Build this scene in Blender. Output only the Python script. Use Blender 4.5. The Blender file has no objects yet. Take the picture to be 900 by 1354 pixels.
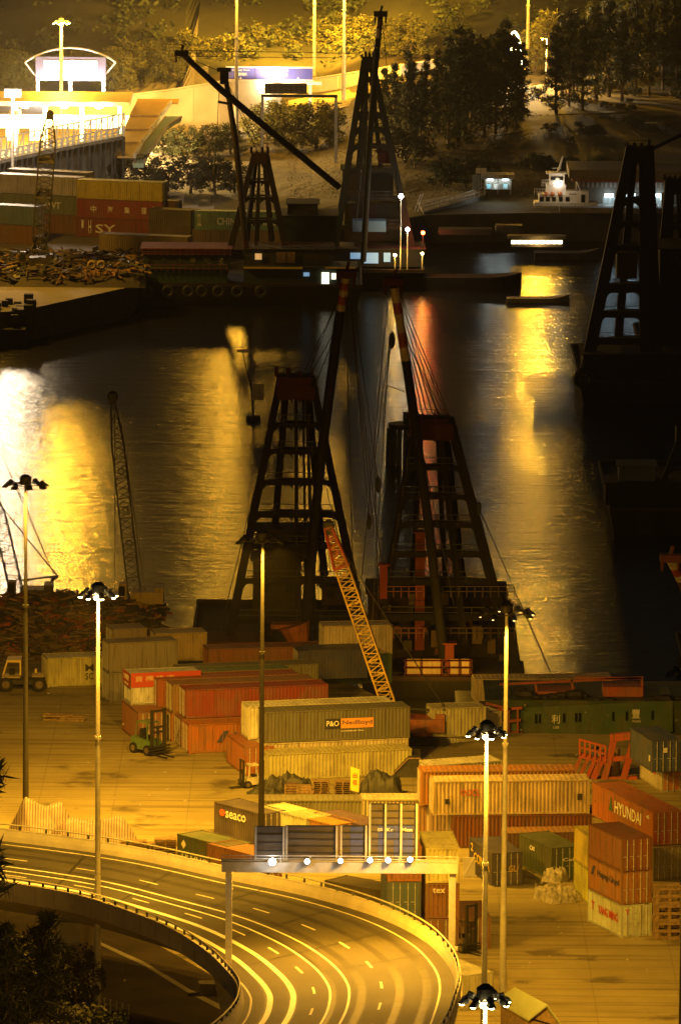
import bpy, math, random
from mathutils import Vector, Matrix, noise as mnoise
random.seed(7)
R = math.radians
scene = bpy.context.scene
col = scene.collection
# ------------------------------------------------------------------ camera
IMW, IMH, FPX, CAMH, YH = 900.0, 1354.0, 9000.0, 108.7, -756.0
TILT = math.atan((IMH / 2 - YH) / FPX)
ROLL = R(0.4)
cd = bpy.data.cameras.new('camera'); cam = bpy.data.objects.new('camera', cd); col.objects.link(cam)
cam.location = (0, 0, CAMH)
cam.rotation_euler = (Matrix.Rotation(R(90) - TILT, 4, 'X') @ Matrix.Rotation(ROLL, 4, 'Z')).to_euler()
cd.sensor_fit = 'HORIZONTAL'; cd.sensor_width = 36.0; cd.lens = 36.0 * FPX / IMW
cd.clip_start = 5; cd.clip_end = 6000
scene.camera = cam
MC = cam.rotation_euler.to_matrix()
def ray(px, py):
    return MC @ Vector(((px - IMW / 2) / FPX, (IMH / 2 - py) / FPX, -1.0))
def G(px, py, z=0.0):
    r = ray(px, py); t = (z - CAMH) / r.z
    return Vector((r.x * t, r.y * t, z))
def W(px, py, d):
    r = ray(px, py); t = d / r.y
    return Vector((r.x * t, d, CAMH + r.z * t))
# ------------------------------------------------------------------ materials
def nodes(name):
    m = bpy.data.materials.new(name); m.use_nodes = True
    nt = m.node_tree; nt.nodes.clear()
    o = nt.nodes.new('ShaderNodeOutputMaterial'); b = nt.nodes.new('ShaderNodeBsdfPrincipled')
    nt.links.new(b.outputs[0], o.inputs[0])
    return m, nt, b, o
def mathn(nt, op, a, b=None, c=None):
    n = nt.nodes.new('ShaderNodeMath'); n.operation = op
    for i, v in enumerate((a, b, c)):
        if v is None: continue
        if isinstance(v, (int, float)): n.inputs[i].default_value = v
        else: nt.links.new(v, n.inputs[i])
    return n.outputs[0]
def mix(nt, f, a, b, mode='MIX'):
    n = nt.nodes.new('ShaderNodeMix'); n.data_type = 'RGBA'; n.blend_type = mode
    for s, v in ((0, f), (6, a), (7, b)):
        if isinstance(v, (int, float)): n.inputs[s].default_value = v
        elif isinstance(v, tuple): n.inputs[s].default_value = (*v[:3], 1)
        else: nt.links.new(v, n.inputs[s])
    return n.outputs[2]
def ramp(nt, f, lo, hi):
    n = nt.nodes.new('ShaderNodeMapRange'); n.interpolation_type = 'SMOOTHSTEP'
    nt.links.new(f, n.inputs[0]); n.inputs[1].default_value = lo; n.inputs[2].default_value = hi
    return n.outputs[0]
def noise_n(nt, vec, scale, detail=4, rough=.6):
    n = nt.nodes.new('ShaderNodeTexNoise'); n.inputs['Scale'].default_value = scale
    n.inputs['Detail'].default_value = detail; n.inputs['Roughness'].default_value = rough
    if vec is not None: nt.links.new(vec, n.inputs['Vector'])
    return n.outputs[0]
def mapping(nt, vec, sc=(1, 1, 1), loc=None):
    n = nt.nodes.new('ShaderNodeMapping'); nt.links.new(vec, n.inputs[0]); n.inputs['Scale'].default_value = sc
    if loc is not None: nt.links.new(loc, n.inputs['Location'])
    return n.outputs[0]
def bump(nt, b, h, strength=.3, dist=.05):
    n = nt.nodes.new('ShaderNodeBump'); n.inputs['Strength'].default_value = strength; n.inputs['Distance'].default_value = dist
    nt.links.new(h, n.inputs['Height']); nt.links.new(n.outputs[0], b.inputs['Normal'])
def paint(name, rough=.55, wear=.5, rust=(.09, .035, .015), metal=0.0, streak=True, dust=(.19, .16, .12)):
    """painted steel whose colour is the object's own colour, with grime, streaks and rust"""
    m, nt, b, o = nodes(name)
    oi = nt.nodes.new('ShaderNodeObjectInfo'); tc = nt.nodes.new('ShaderNodeTexCoord')
    off = nt.nodes.new('ShaderNodeCombineXYZ')
    nt.links.new(mathn(nt, 'MULTIPLY', oi.outputs['Random'], 60.0), off.inputs[0]); nt.links.new(mathn(nt, 'MULTIPLY', oi.outputs['Random'], 37.0), off.inputs[1])
    v = mapping(nt, tc.outputs['Object'], (1, 1, 1), off.outputs[0])
    big = noise_n(nt, v, .45, 5); fine = noise_n(nt, v, 3.2, 6, .7)
    vs = mapping(nt, tc.outputs['Object'], (2.4, 2.4, .18), off.outputs[0]); st = noise_n(nt, vs, 1.3, 5, .65)
    c = mix(nt, mathn(nt, 'MULTIPLY', ramp(nt, big, .35, .75), .45 * wear + .1), oi.outputs['Color'], dust)
    if streak: c = mix(nt, mathn(nt, 'MULTIPLY', ramp(nt, st, .48, .74), .75 * wear), c, (.07, .05, .035))
    c = mix(nt, mathn(nt, 'MULTIPLY', ramp(nt, fine, .6, .72), wear), c, rust)
    nt.links.new(c, b.inputs['Base Color'])
    b.inputs['Roughness'].default_value = rough; b.inputs['Metallic'].default_value = metal
    bump(nt, b, fine, .15, .02)
    return m
def plain(name, c, rough=.7, sc=1.5, var=.4, c2=None, bstr=.2, metal=0.0, detail=5):
    m, nt, b, o = nodes(name); tc = nt.nodes.new('ShaderNodeTexCoord')
    n = noise_n(nt, tc.outputs['Object'], sc, detail, .65); n2 = noise_n(nt, tc.outputs['Object'], sc * .13, 4)
    c2 = c2 or tuple(x * (1 - var) for x in c)
    cc = mix(nt, ramp(nt, n, .3, .7), c, c2); cc = mix(nt, mathn(nt, 'MULTIPLY', ramp(nt, n2, .4, .7), .35), cc, tuple(x * .6 for x in c2))
    nt.links.new(cc, b.inputs['Base Color']); b.inputs['Roughness'].default_value = rough; b.inputs['Metallic'].default_value = metal
    bump(nt, b, n, bstr, .05)
    return m
def emit(name, c, s):
    m, nt, b, o = nodes(name); b.inputs['Base Color'].default_value = (*c, 1)
    b.inputs['Emission Color'].default_value = (*c, 1); b.inputs['Emission Strength'].default_value = s
    return m
def leafm(name, c, c2):
    m, nt, b, o = nodes(name); oi = nt.nodes.new('ShaderNodeObjectInfo'); tc = nt.nodes.new('ShaderNodeTexCoord')
    n = noise_n(nt, tc.outputs['Object'], .9, 4)
    cc = mix(nt, ramp(nt, n, .35, .65), c, c2)
    cc = mix(nt, mathn(nt, 'MULTIPLY', oi.outputs['Random'], .35), cc, tuple(x * .55 for x in c2))
    nt.links.new(cc, b.inputs['Base Color']); b.inputs['Roughness'].default_value = .8
    return m
M = {}
M['paint'] = paint('painted_steel', wear=.9); M['clean'] = paint('clean_paint', .5, .22)
M['rusty'] = paint('rusty_paint', .75, 1.0, dust=(.035, .026, .018), rust=(.05, .02, .009))
M['tar'] = paint('tarred_hull', .9, .3, dust=(.012, .010, .008), rust=(.02, .01, .006))
M['galv'] = plain('galvanised_steel', (.55, .53, .48), .5, 2, .25, metal=.0)
M['dark'] = plain('dark_steel', (.035, .033, .03), .6, 1.2, .5)
M['black'] = plain('black_rubber', (.018, .017, .016), .85, 3)
M['conc'] = plain('pale_concrete', (.52, .48, .41), .85, .8, .22)
M['conc_d'] = plain('stained_concrete', (.26, .24, .2), .9, .5, .5)
M['wood'] = plain('weathered_wood', (.34, .23, .12), .85, 4, .5)
M['rust'] = plain('rusted_scrap', (.17, .09, .05), .9, 1.6, .6, (.06, .05, .045))
M['tarp_d'] = plain('dark_tarpaulin', (.055, .055, .05), .6, 1.2, .5)
M['white'] = plain('white_paint', (.75, .73, .68), .5, 1.0, .15)
M['glass'] = plain('dark_glass', (.02, .025, .03), .1, 1)
M['bark'] = plain('tree_bark', (.13, .09, .06), .95, 6)
M['soil'] = plain('bare_soil', (.055, .038, .022), 1, .35, .55, bstr=.5)
M['cable'] = plain('steel_cable', (.05, .045, .04), .6, 5)
M['letter'] = paint('lettering_paint', .6, .25, streak=False)
M['sodium'] = emit('sodium_lens', (1, .78, .32), 60); M['sodium_dim'] = emit('sodium_lens_dim', (1, .62, .2), 8)
M['whitelamp'] = emit('white_lamp', (1, .93, .8), 60)
M['fluor'] = emit('fluorescent_lamp', (.72, .92, 1), 5); M['window'] = emit('lit_window', (1, .93, .68), 2.2); M['window_b'] = emit('lit_window_blue', (.35, .6, .9), .5)
M['window_w'] = emit('lit_window_warm', (1, .6, .22), .5); M['redlamp'] = emit('red_lamp', (1, .1, .02), 40)
M['leaf_y'] = leafm('leaf_bright', (.16, .15, .035), (.1, .105, .027)); M['leaf_d'] = leafm('leaf_dark', (.055, .07, .022), (.03, .042, .014))
M['leaf_c'] = leafm('needle_leaf', (.065, .075, .03), (.035, .042, .018)); M['leaf_o'] = leafm('olive_leaf', (.085, .08, .04), (.05, .05, .026))
# ------------------------------------------------------------------ mesh builder
class MB:
    def __init__(s): s.v = []; s.f = []
    def add(s, vs, fs):
        o = len(s.v); s.v += [Vector(v) for v in vs]; s.f += [tuple(o + i for i in f) for f in fs]; return s
    def hexa(s, p):   # 8 points: bottom 0-3 ccw, top 4-7
        return s.add(p, [(3, 2, 1, 0), (4, 5, 6, 7), (0, 1, 5, 4), (1, 2, 6, 5), (2, 3, 7, 6), (3, 0, 4, 7)])
    def box(s, lo, hi, M4=None):
        x0, y0, z0 = lo; x1, y1, z1 = hi
        p = [Vector(q) for q in ((x0, y0, z0), (x1, y0, z0), (x1, y1, z0), (x0, y1, z0), (x0, y0, z1), (x1, y0, z1), (x1, y1, z1), (x0, y1, z1))]
        if M4: p = [M4 @ q for q in p]
        return s.hexa(p)
    def bar(s, a, b, w, h=None, w2=None, h2=None, up=(0, 0, 1)):
        a = Vector(a); b = Vector(b); h = h or w; w2 = w2 or w; h2 = h2 or h; t = (b - a).normalized(); u = Vector(up)
        if abs(t.dot(u)) > .97: u = Vector((0, 1, 0))
        x = t.cross(u).normalized(); y = x.cross(t).normalized()
        p = []
        for c, ww, hh in ((a, w, h), (b, w2, h2)):
            p += [c - x * ww / 2 - y * hh / 2, c + x * ww / 2 - y * hh / 2, c + x * ww / 2 + y * hh / 2, c - x * ww / 2 + y * hh / 2]
        return s.hexa(p)
    def tube(s, a, b, r, r2=None, n=8, caps=True):
        return s.pipe([a, b], [r, r if r2 is None else r2], n, caps)
    def pipe(s, pts, rs, n=8, caps=True):
        pts = [Vector(p) for p in pts]; o = len(s.v); k = len(pts)
        if not isinstance(rs, (list, tuple)): rs = [rs] * k
        for i, p in enumerate(pts):
            t = (pts[min(i + 1, k - 1)] - pts[max(i - 1, 0)]).normalized(); u = Vector((0, 0, 1)) if abs(t.z) < .95 else Vector((0, 1, 0))
            x = t.cross(u).normalized(); y = x.cross(t)
            for j in range(n):
                q = 2 * math.pi * j / n; s.v.append(p + (x * math.cos(q) + y * math.sin(q)) * rs[i])
        for i in range(k - 1):
            for j in range(n):
                j2 = (j + 1) % n; s.f.append((o + i * n + j, o + i * n + j2, o + (i + 1) * n + j2, o + (i + 1) * n + j))
        if caps:
            s.f.append(tuple(o + j for j in range(n))[::-1]); s.f.append(tuple(o + (k - 1) * n + j for j in range(n)))
        return s
    def ball(s, c, r, n=8, m=5, sc=(1, 1, 1)):
        c = Vector(c); pts = []; fs = []
        for i in range(m + 1):
            th = math.pi * i / m
            for j in range(n):
                ph = 2 * math.pi * j / n; pts.append(c + Vector((r * math.sin(th) * math.cos(ph) * sc[0], r * math.sin(th) * math.sin(ph) * sc[1], r * math.cos(th) * sc[2])))
        for i in range(m):
            for j in range(n): fs.append((i * n + j, (i + 1) * n + j, (i + 1) * n + (j + 1) % n, i * n + (j + 1) % n))
        return s.add(pts, fs)
    def torus(s, c, Rr, r, axis='Y', n=16, m=6):
        c = Vector(c); pts = []; fs = []
        for i in range(n):
            a = 2 * math.pi * i / n
            for j in range(m):
                q = 2 * math.pi * j / m; d = Rr + r * math.cos(q); p = (d * math.cos(a), r * math.sin(q), d * math.sin(a))
                if axis == 'X': p = (p[1], p[0], p[2])
                if axis == 'Z': p = (p[0], p[2], p[1])
                pts.append(c + Vector(p))
        for i in range(n):
            for j in range(m): fs.append((i * m + j, ((i + 1) % n) * m + j, ((i + 1) % n) * m + (j + 1) % m, i * m + (j + 1) % m))
        return s.add(pts, fs)
    def quad(s, *p): return s.add(p, [tuple(range(len(p)))])
    def prism(s, poly, ext):   # poly list of 3D points, extruded by ext
        n = len(poly); e = Vector(ext); p = [Vector(q) for q in poly]
        return s.add(p + [q + e for q in p], [tuple(range(n))[::-1], tuple(range(n, 2 * n))] + [(i, (i + 1) % n, n + (i + 1) % n, n + i) for i in range(n)])
    def ribbon(s, A, B):
        o = len(s.v); s.v += [Vector(a) for a in A] + [Vector(b) for b in B]; n = len(A)
        s.f += [(o + i, o + i + 1, o + n + i + 1, o + n + i) for i in range(n - 1)]; return s
    def mesh(s, name, mat, origin=(0, 0, 0), smooth=False):
        o = Vector(origin); me = bpy.data.meshes.new(name); me.from_pydata([tuple(v - o) for v in s.v], [], s.f)
        me.materials.append(mat); me.validate()
        if smooth: me.polygons.foreach_set('use_smooth', [True] * len(me.polygons))
        me.update(); return me
def ob(name, data, parent=None, loc=(0, 0, 0), rot=(0, 0, 0), color=None):
    o = bpy.data.objects.new(name, data); col.objects.link(o); o.location = loc; o.rotation_euler = rot
    if parent is not None: o.parent = parent
    if color is not None: o.color = (*color, 1)
    return o
def thing(name, label, cat, loc=(0, 0, 0), rz=0, group=None):
    o = ob(name, None, None, loc, (0, 0, rz)); o.empty_display_size = .5; tag(o, label, cat, group); return o
def tag(o, label=None, cat=None, group=None, kind=None):
    if label: o['label'] = label
    if cat: o['category'] = cat
    if group: o['group'] = group
    if kind: o['kind'] = kind
    return o
def wloc(o):
    v = Vector(o.location)
    return v + wloc(o.parent) if o.parent else v
def part(root, name, mb, mat, color=None, smooth=False, world=True):
    """a part given in world coordinates (of an unrotated thing) or in the thing's own"""
    return ob(name, mb.mesh(name, mat, wloc(root) if world else (0, 0, 0), smooth), root, color=color)
def solo(name, mb, mat, label, cat, group=None, color=None, smooth=False, origin=None, kind=None):
    if origin is None:
        xs = [v.x for v in mb.v]; ys = [v.y for v in mb.v]; origin = Vector(((min(xs) + max(xs)) / 2, (min(ys) + max(ys)) / 2, min(v.z for v in mb.v)))
    return tag(ob(name, mb.mesh(name, mat, origin, smooth), None, origin, color=color), label, cat, group, kind)
def struct(name, mb, mat, smooth=False): return tag(ob(name, mb.mesh(name, mat, (0, 0, 0), smooth)), kind='structure')
_txt = {}
def text_mesh(s, w, h):
    """lettering as a mesh in the XZ plane, lower left at the origin, w wide and h high"""
    k = (s, round(w, 2), round(h, 2))
    if k in _txt: return _txt[k]
    cu = bpy.data.curves.new('lettering', 'FONT'); cu.body = s; cu.resolution_u = 2; cu.offset = .012; cu.extrude = .01
    t = bpy.data.objects.new('tmp', cu); col.objects.link(t); bpy.context.view_layer.update()
    me = bpy.data.meshes.new_from_object(t.evaluated_get(bpy.context.evaluated_depsgraph_get()))
    bpy.data.objects.remove(t); bpy.data.curves.remove(cu)
    xs = [v.co.x for v in me.vertices] or [0, 1]; ys = [v.co.y for v in me.vertices] or [0, 1]
    x0, x1, y0, y1 = min(xs), max(xs), min(ys), max(ys)
    for v in me.vertices: v.co = ((v.co.x - x0) / (x1 - x0) * w, -v.co.z, (v.co.y - y0) / (y1 - y0) * h)
    me.materials.clear(); me.materials.append(M['letter']); me.name = 'lettering'; me.update()
    _txt[k] = me; return me
def lamp(name, loc, P, color=(1, .485, .032), kind='POINT', r=.3, aim=None, cone=150, blend=.6):
    L = bpy.data.lights.new(name, kind); L.energy = P; L.color = color; L.shadow_soft_size = r
    o = ob(name, L, None, loc)
    if kind == 'SPOT':
        L.spot_size = R(cone); L.spot_blend = blend
        o.rotation_euler = (Vector(aim) - Vector(loc)).to_track_quat('-Z', 'Y').to_euler()
    return o
SOD = (1, .485, .032)
def lerp(a, b, t): return a + (b - a) * t
def interp(x, pts):
    if x <= pts[0][0]: return pts[0][1]
    for (x0, y0), (x1, y1) in zip(pts, pts[1:]):
        if x <= x1: return y0 + (y1 - y0) * (x - x0) / (x1 - x0)
    return pts[-1][1]
def smooth_curve(P, n=8):
    out = []
    for i in range(len(P) - 1):
        p0, p1, p2, p3 = P[max(i - 1, 0)], P[i], P[i + 1], P[min(i + 2, len(P) - 1)]
        for k in range(n):
            t = k / n
            out.append(.5 * ((2 * p1) + (p2 - p0) * t + (2 * p0 - 5 * p1 + 4 * p2 - p3) * t * t + (3 * p1 - p0 - 3 * p2 + p3) * t ** 3))
    return out + [P[-1]]
# ------------------------------------------------------------------ ground, water, far land
ZW = -4.0
def ground_mat(name, c, c2, stain, sc=.12, dark=.5, joints=False):
    m, nt, b, o = nodes(name); g = nt.nodes.new('ShaderNodeNewGeometry'); v = g.outputs['Position']
    n1 = noise_n(nt, v, sc, 6, .6); n2 = noise_n(nt, v, 2.5, 5, .7); n3 = noise_n(nt, mapping(nt, v, (.06, .5, 1)), 1.0, 5, .65); n4 = noise_n(nt, v, .035, 4)
    cc = mix(nt, ramp(nt, n1, .3, .7), c, c2); cc = mix(nt, mathn(nt, 'MULTIPLY', ramp(nt, n3, .52, .75), dark), cc, stain)
    cc = mix(nt, mathn(nt, 'MULTIPLY', ramp(nt, n4, .45, .65), .35), cc, c2)
    cc = mix(nt, mathn(nt, 'MULTIPLY', ramp(nt, n2, .55, .72), .3), cc, stain)
    if joints:
        sp = nt.nodes.new('ShaderNodeSeparateXYZ'); nt.links.new(v, sp.inputs[0])
        jx = mathn(nt, 'LESS_THAN', mathn(nt, 'FRACT', mathn(nt, 'DIVIDE', sp.outputs[0], 6.0)), .012); jy = mathn(nt, 'LESS_THAN', mathn(nt, 'FRACT', mathn(nt, 'DIVIDE', sp.outputs[1], 7.0)), .03)
        cc = mix(nt, mathn(nt, 'MULTIPLY', mathn(nt, 'MAXIMUM', jx, jy), .45), cc, stain)
        for ang, thr in ((.35, .66), (-.5, .68), (1.2, .69)):
            mp = nt.nodes.new('ShaderNodeMapping'); nt.links.new(v, mp.inputs[0]); mp.inputs['Rotation'].default_value = (0, 0, ang); mp.inputs['Scale'].default_value = (.025, 1.3, 1)
            tk = noise_n(nt, mp.outputs[0], 1.0, 3, .5); cc = mix(nt, mathn(nt, 'MULTIPLY', ramp(nt, tk, thr - .1, thr - .01), .55), cc, stain)
        oil = noise_n(nt, v, .17, 5, .55); cc = mix(nt, mathn(nt, 'MULTIPLY', ramp(nt, oil, .56, .66), .65), cc, (.05, .04, .025))
    nt.links.new(cc, b.inputs['Base Color']); b.inputs['Roughness'].default_value = .85; bump(nt, b, n2, .25, .04)
    return m
M['yard'] = ground_mat('yard_concrete', (.40, .34, .16), (.29, .24, .11), (.14, .105, .05), dark=.75, joints=True)
M['quay'] = ground_mat('quay_concrete', (.30, .27, .22), (.2, .18, .15), (.06, .05, .04))
M['grass'] = ground_mat('rough_grass', (.085, .066, .026), (.055, .044, .02), (.03, .025, .013), .08)
M['hill'] = ground_mat('wooded_hill', (.05, .05, .02), (.028, .03, .013), (.012, .014, .008), .05)
edge = [G(-300, 805), G(-40, 812), G(120, 832), G(215, 858), G(330, 872), G(430, 890), G(520, 930), G(590, 968), G(1250, 978)]
mb = MB(); o = len(mb.v)
near = [Vector((e.x, 250, 0)) for e in edge]
mb.ribbon(near, edge)
struct('ground', mb, M['yard'])
mb = MB(); lo = [Vector((e.x, e.y, -8)) for e in edge]; up = [Vector((e.x, e.y, -.004)) for e in edge]
mb.ribbon(up, lo); struct('quay_wall', mb, M['conc_d'])
m, nt, b, o = nodes('harbour_water')
g = nt.nodes.new('ShaderNodeNewGeometry'); v = g.outputs['Position']
h = mathn(nt, 'ADD', mathn(nt, 'MULTIPLY', noise_n(nt, mapping(nt, v, (.35, 1.1, 1)), .85, 4, .65), 1.0), mathn(nt, 'MULTIPLY', noise_n(nt, mapping(nt, v, (.12, .5, 1)), .4, 3), 1.2))
b.inputs['Base Color'].default_value = (.012, .012, .009, 1); b.inputs['Roughness'].default_value = .2; b.inputs['IOR'].default_value = 1.333
bump(nt, b, h, .9, .24); M['water'] = m
mb = MB(); mb.quad((-400, 400, ZW), (400, 400, ZW), (400, 1500, ZW), (-400, 1500, ZW)); struct('water', mb, m)
shore = sorted([(G(x, y).x, G(x, y).y) for x, y in ((-700, 470), (30, 410), (181, 377), (200, 338), (380, 316), (470, 300), (560, 284), (700, 281), (1500, 286))])
def TZ(x, y):
    z = 0.0
    if x > -5: z += 5.0 * min(1, max(0, (y - 955) / 90.0)) ** 1.4 * min(1, (x + 5) / 15.0)
    if y > 1130: z += (y - 1130) * .16 + 9 * (mnoise.noise(Vector((x * .02, y * .015, 3))) + .3) * min(1, (y - 1130) / 60)
    if y > 955: z += .35 * mnoise.noise(Vector((x * .12, y * .08, 0)))
    return z
mb = MB(); NX, NV = 150, 110; xs = [-170 + 340 * i / NX for i in range(NX + 1)]
for x in xs:
    y0 = interp(x, shore)
    mb.v.append(Vector((x, y0, -8)))
    for j in range(NV + 1):
        vv = 600 * (j / NV) ** 1.35; y = y0 + vv; mb.v.append(Vector((x, y, TZ(x, y))))
mi = []
for i in range(NX):
    for j in range(NV + 1):
        a = i * (NV + 2) + j; mb.f.append((a, a + NV + 2, a + NV + 3, a + 1))
        c = mb.v[a]; x, y = c.x, c.y + 3 * mnoise.noise(c * .1)
        if j == 0: mi.append(3)
        elif y > 1135: mi.append(2)
        elif x > 3: mi.append(1)
        elif x > -21 + (y - 900) * .02 and y > 916 or (x > -24 and y > 1000 and x < 5): mi.append(1)
        elif x > -24 and y > 955: mi.append(1)
        else: mi.append(0)
fg = struct('far_ground', mb, M['quay'])
M['shore_wall'] = plain('dark_sea_wall', (.06, .055, .045), .95, .6, .5)
for k in ('grass', 'hill', 'shore_wall'): fg.data.materials.append(M[k])
if len(fg.data.polygons) == len(mi): fg.data.polygons.foreach_set('material_index', mi)
def GT(px, py):   # point on the far terrain under a pixel
    p = G(px, py)
    for _ in range(8): p = G(px, py, TZ(p.x, p.y))
    return p
# ------------------------------------------------------------------ flyover
OUT = [(-90, 1083), (60, 1100), (180, 1118), (300, 1144), (410, 1167), (500, 1194), (560, 1224), (592, 1256), (601, 1284), (594, 1318), (578, 1354), (530, 1410), (470, 1460)]
INN = [(-90, 1147), (20, 1163), (100, 1177), (170, 1198), (230, 1222), (278, 1252), (305, 1277), (319, 1294), (322, 1308), (314, 1330), (285, 1358), (210, 1412), (140, 1460)]
ZO, ZI = 9.0, 8.0
PO = smooth_curve([G(x, y, ZO + 1.05) for x, y in OUT], 9); PI_ = smooth_curve([G(x, y, ZI + 1.05) for x, y in INN], 9)
DO = [Vector((p.x, p.y, ZO)) for p in PO]; DI = [Vector((p.x, p.y, ZI)) for p in PI_]
NS = len(DO)
def U(i, u, dz=0): p = DI[i].lerp(DO[i], u); return Vector((p.x, p.y, p.z + dz))
m, nt, b, o = nodes('asphalt'); g = nt.nodes.new('ShaderNodeNewGeometry'); v = g.outputs['Position']
n1 = noise_n(nt, v, 6, 4, .7); n2 = noise_n(nt, v, .25, 5)
nt.links.new(mix(nt, ramp(nt, n1, .3, .7), mix(nt, ramp(nt, n2, .35, .65), (.078, .07, .058), (.055, .05, .042)), (.064, .058, .048)), b.inputs['Base Color'])
b.inputs['Roughness'].default_value = .75; bump(nt, b, n1, .2, .02); M['asphalt'] = m
m2 = plain('worn_concrete_lane', (.20, .18, .14), .8, .6, .25); M['lane'] = m2
mb = MB(); mb.ribbon([U(i, .0) for i in range(NS)], [U(i, 1.0) for i in range(NS)])
road = struct('flyover_road', mb, M['asphalt'])
def line(u, w, i0=0, i1=None, mat='white', name='lane_or_trail_line', dz=.006):
    i1 = NS - 1 if i1 is None else i1; wd = [(DO[i] - DI[i]).length for i in range(NS)]; k = MB()
    k.ribbon([U(i, u - w / 2 / wd[i], dz) for i in range(i0, i1 + 1)], [U(i, u + w / 2 / wd[i], dz) for i in range(i0, i1 + 1)])
    return ob(name, k.mesh(name, M[mat]), road)
M['line'] = plain('road_paint', (.8, .76, .62), .6, 5, .2)
M['trail_stripe'] = plain('light_trail_paint', (.85, .85, .8), .5, 5, .08)
M['track'] = plain('tyre_worn_asphalt', (.059, .053, .044), .6, .9, .35)
for u in (.12, .235, .42, .56, .74, .87): line(u, .55, mat='track', name='wheel_track', dz=.003)
jk = MB()
for i in range(4, NS - 1, 9): a_, c_ = U(i, .005, .005), U(i, .995, .005); e_ = (U(i + 1, .5) - U(i, .5)).normalized() * .22; jk.quad(a_, c_, c_ + e_, a_ + e_)
ob('expansion_joint', jk.mesh('expansion_joint', M['dark']), road)
line(.93, .14, mat='line'); line(.035, .14, mat='line')
for u in (.5, .41): line(u, .17, mat='trail_stripe')  # solid stripes here and below: headlight trails put into pale road colour
for u in (.235, .125): line(u, .38, mat='trail_stripe')
k = MB()
def UF(f, u):
    i = min(int(f), NS - 2); return U(i, u, .008).lerp(U(i + 1, u, .008), f - i)
for u in (.335, .655):
    acc, f, cur = 0.0, 0.0, []
    while f < NS - 1.1:
        p = UF(f, u); f += .1; acc += (UF(f, u) - p).length
        if acc % 6.0 < 2.0: cur.append(f)
        else:
            if len(cur) > 1: k.ribbon([UF(q, u - .006) for q in cur], [UF(q, u + .006) for q in cur])
            cur = []
ob('lane_or_trail_line', k.mesh('lane_or_trail_line', M['line']), road)
fl = thing('flyover', 'curved concrete flyover deck on piers sweeping past the container yard', 'flyover', U(40, .5, -8))
mb = MB()
for i in range(NS - 1):
    q = []
    for j in (i, i + 1): q.append([U(j, -.035, -.3), U(j, .18, -2.0), U(j, .82, -2.0), U(j, 1.035, -.3)])
    for a in range(3): mb.quad(q[0][a], q[1][a], q[1][a + 1], q[0][a + 1])
part(fl, 'girder', mb, M['conc'])
for i, (ua, ub) in ((15, (.25, .6)), (80, (.35, .65)), (97, (.35, .65))):
    k = MB(); a = U(i, ua); b2 = U(i, ub); t = Vector((-(b2 - a).y, (b2 - a).x, 0)).normalized() * .8
    k.hexa([Vector((p.x, p.y, 0)) for p in (a - t, b2 - t, b2 + t, a + t)] + [Vector((p.x, p.y, p.z - 1.9)) for p in (a - t, b2 - t, b2 + t, a + t)])
    k.hexa([Vector((p.x, p.y, p.z - 2.4)) for p in (a - t, b2 - t, b2 + t, a + t)] + [U(i, .12, -1.85) - t, U(i, .88, -1.85) - t, U(i, .88, -1.85) + t, U(i, .12, -1.85) + t])
    part(fl, 'pier', k, M['conc'])
def parapet(side, label):
    D = DO if side else DI; s = 1 if side else -1; rt = thing('parapet', label, 'parapet', D[NS // 2])
    def off(i, d, z):
        n = (DO[i] - DI[i]).normalized(); p = D[i] + n * d * s; return Vector((p.x, p.y, D[i].z + z))
    wl = MB(); prof = [(-.02, 0), (.02, .35), (.12, .75), (.12, .85), (.42, .85), (.42, -.5), (.3, -.55)]
    for (a, za), (b_, zb) in zip(prof, prof[1:]): wl.ribbon([off(i, a, za) for i in range(NS)], [off(i, b_, zb) for i in range(NS)])
    part(rt, 'wall', wl, M['conc'])
    rl = MB(); rl.pipe([off(i, .27, 1.18) for i in range(NS)], .055, 6); part(rt, 'rail', rl, M['galv'])
    proto = None
    for i in range(1, NS - 1, 2):
        k = MB(); k.bar(off(i, .27, .852), off(i, .27, 1.15), .16, .07); part(rt, 'rail_post', k, M['dark'])
    jn = MB()
    for i in range(0, NS, 3): jn.bar(off(i, .425, .8), off(i, .425, -.45), .03, .03)
    part(rt, 'joint', jn, M['conc_d'])
parapet(1, 'outer concrete parapet with single rail between the flyover road and the yard')
parapet(0, 'inner concrete parapet with single rail above the dark ground under the flyover')
# sign gantry seen from behind
d0 = 441.0
ZB = W(300, 1149, d0).z
gl, gr = W(302, 1285, d0), W(597, 1256, d0)
gt = thing('sign_gantry', 'pale steel sign gantry over the flyover with backs of panels and six lamps', 'sign gantry', gl)
def pxm(n, d=d0): return n * d / FPX
for p in (gl, gr):
    k = MB(); k.box((p.x - .22, d0 - .22, p.z), (p.x + .22, d0 + .22, ZB + .1)); k.box((p.x - .4, d0 - .4, p.z), (p.x + .4, d0 + .4, p.z + .12)); part(gt, 'post', k, M['galv'])
k = MB(); c_ = Vector((gl.x, d0, gl.z)); k.hexa([c_ + Vector(q) for q in ((-.5, -.6, -2.6), (.4, -.6, -2.6), (.4, .5, -2.6), (-.5, .5, -2.6), (-1.0, -1.0, -.02), (.6, -1.0, -.02), (.6, .7, -.02), (-1.0, .7, -.02))]); part(gt, 'corbel', k, M['conc'])
xl, xr = W(293, 1150, d0).x, W(605, 1143, d0).x
k = MB(); k.box((xl, d0 - .45, ZB - .15), (xr, d0 - .15, ZB + .55)); k.box((xl, d0 + .15, ZB - .15), (xr, d0 + .45, ZB + .55)); part(gt, 'beam', k, M['galv'])
k = MB()
for z in (ZB + .8, ZB + 1.0): k.bar((xl, d0 - .5, z), (xr, d0 - .5, z), .05)
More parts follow.
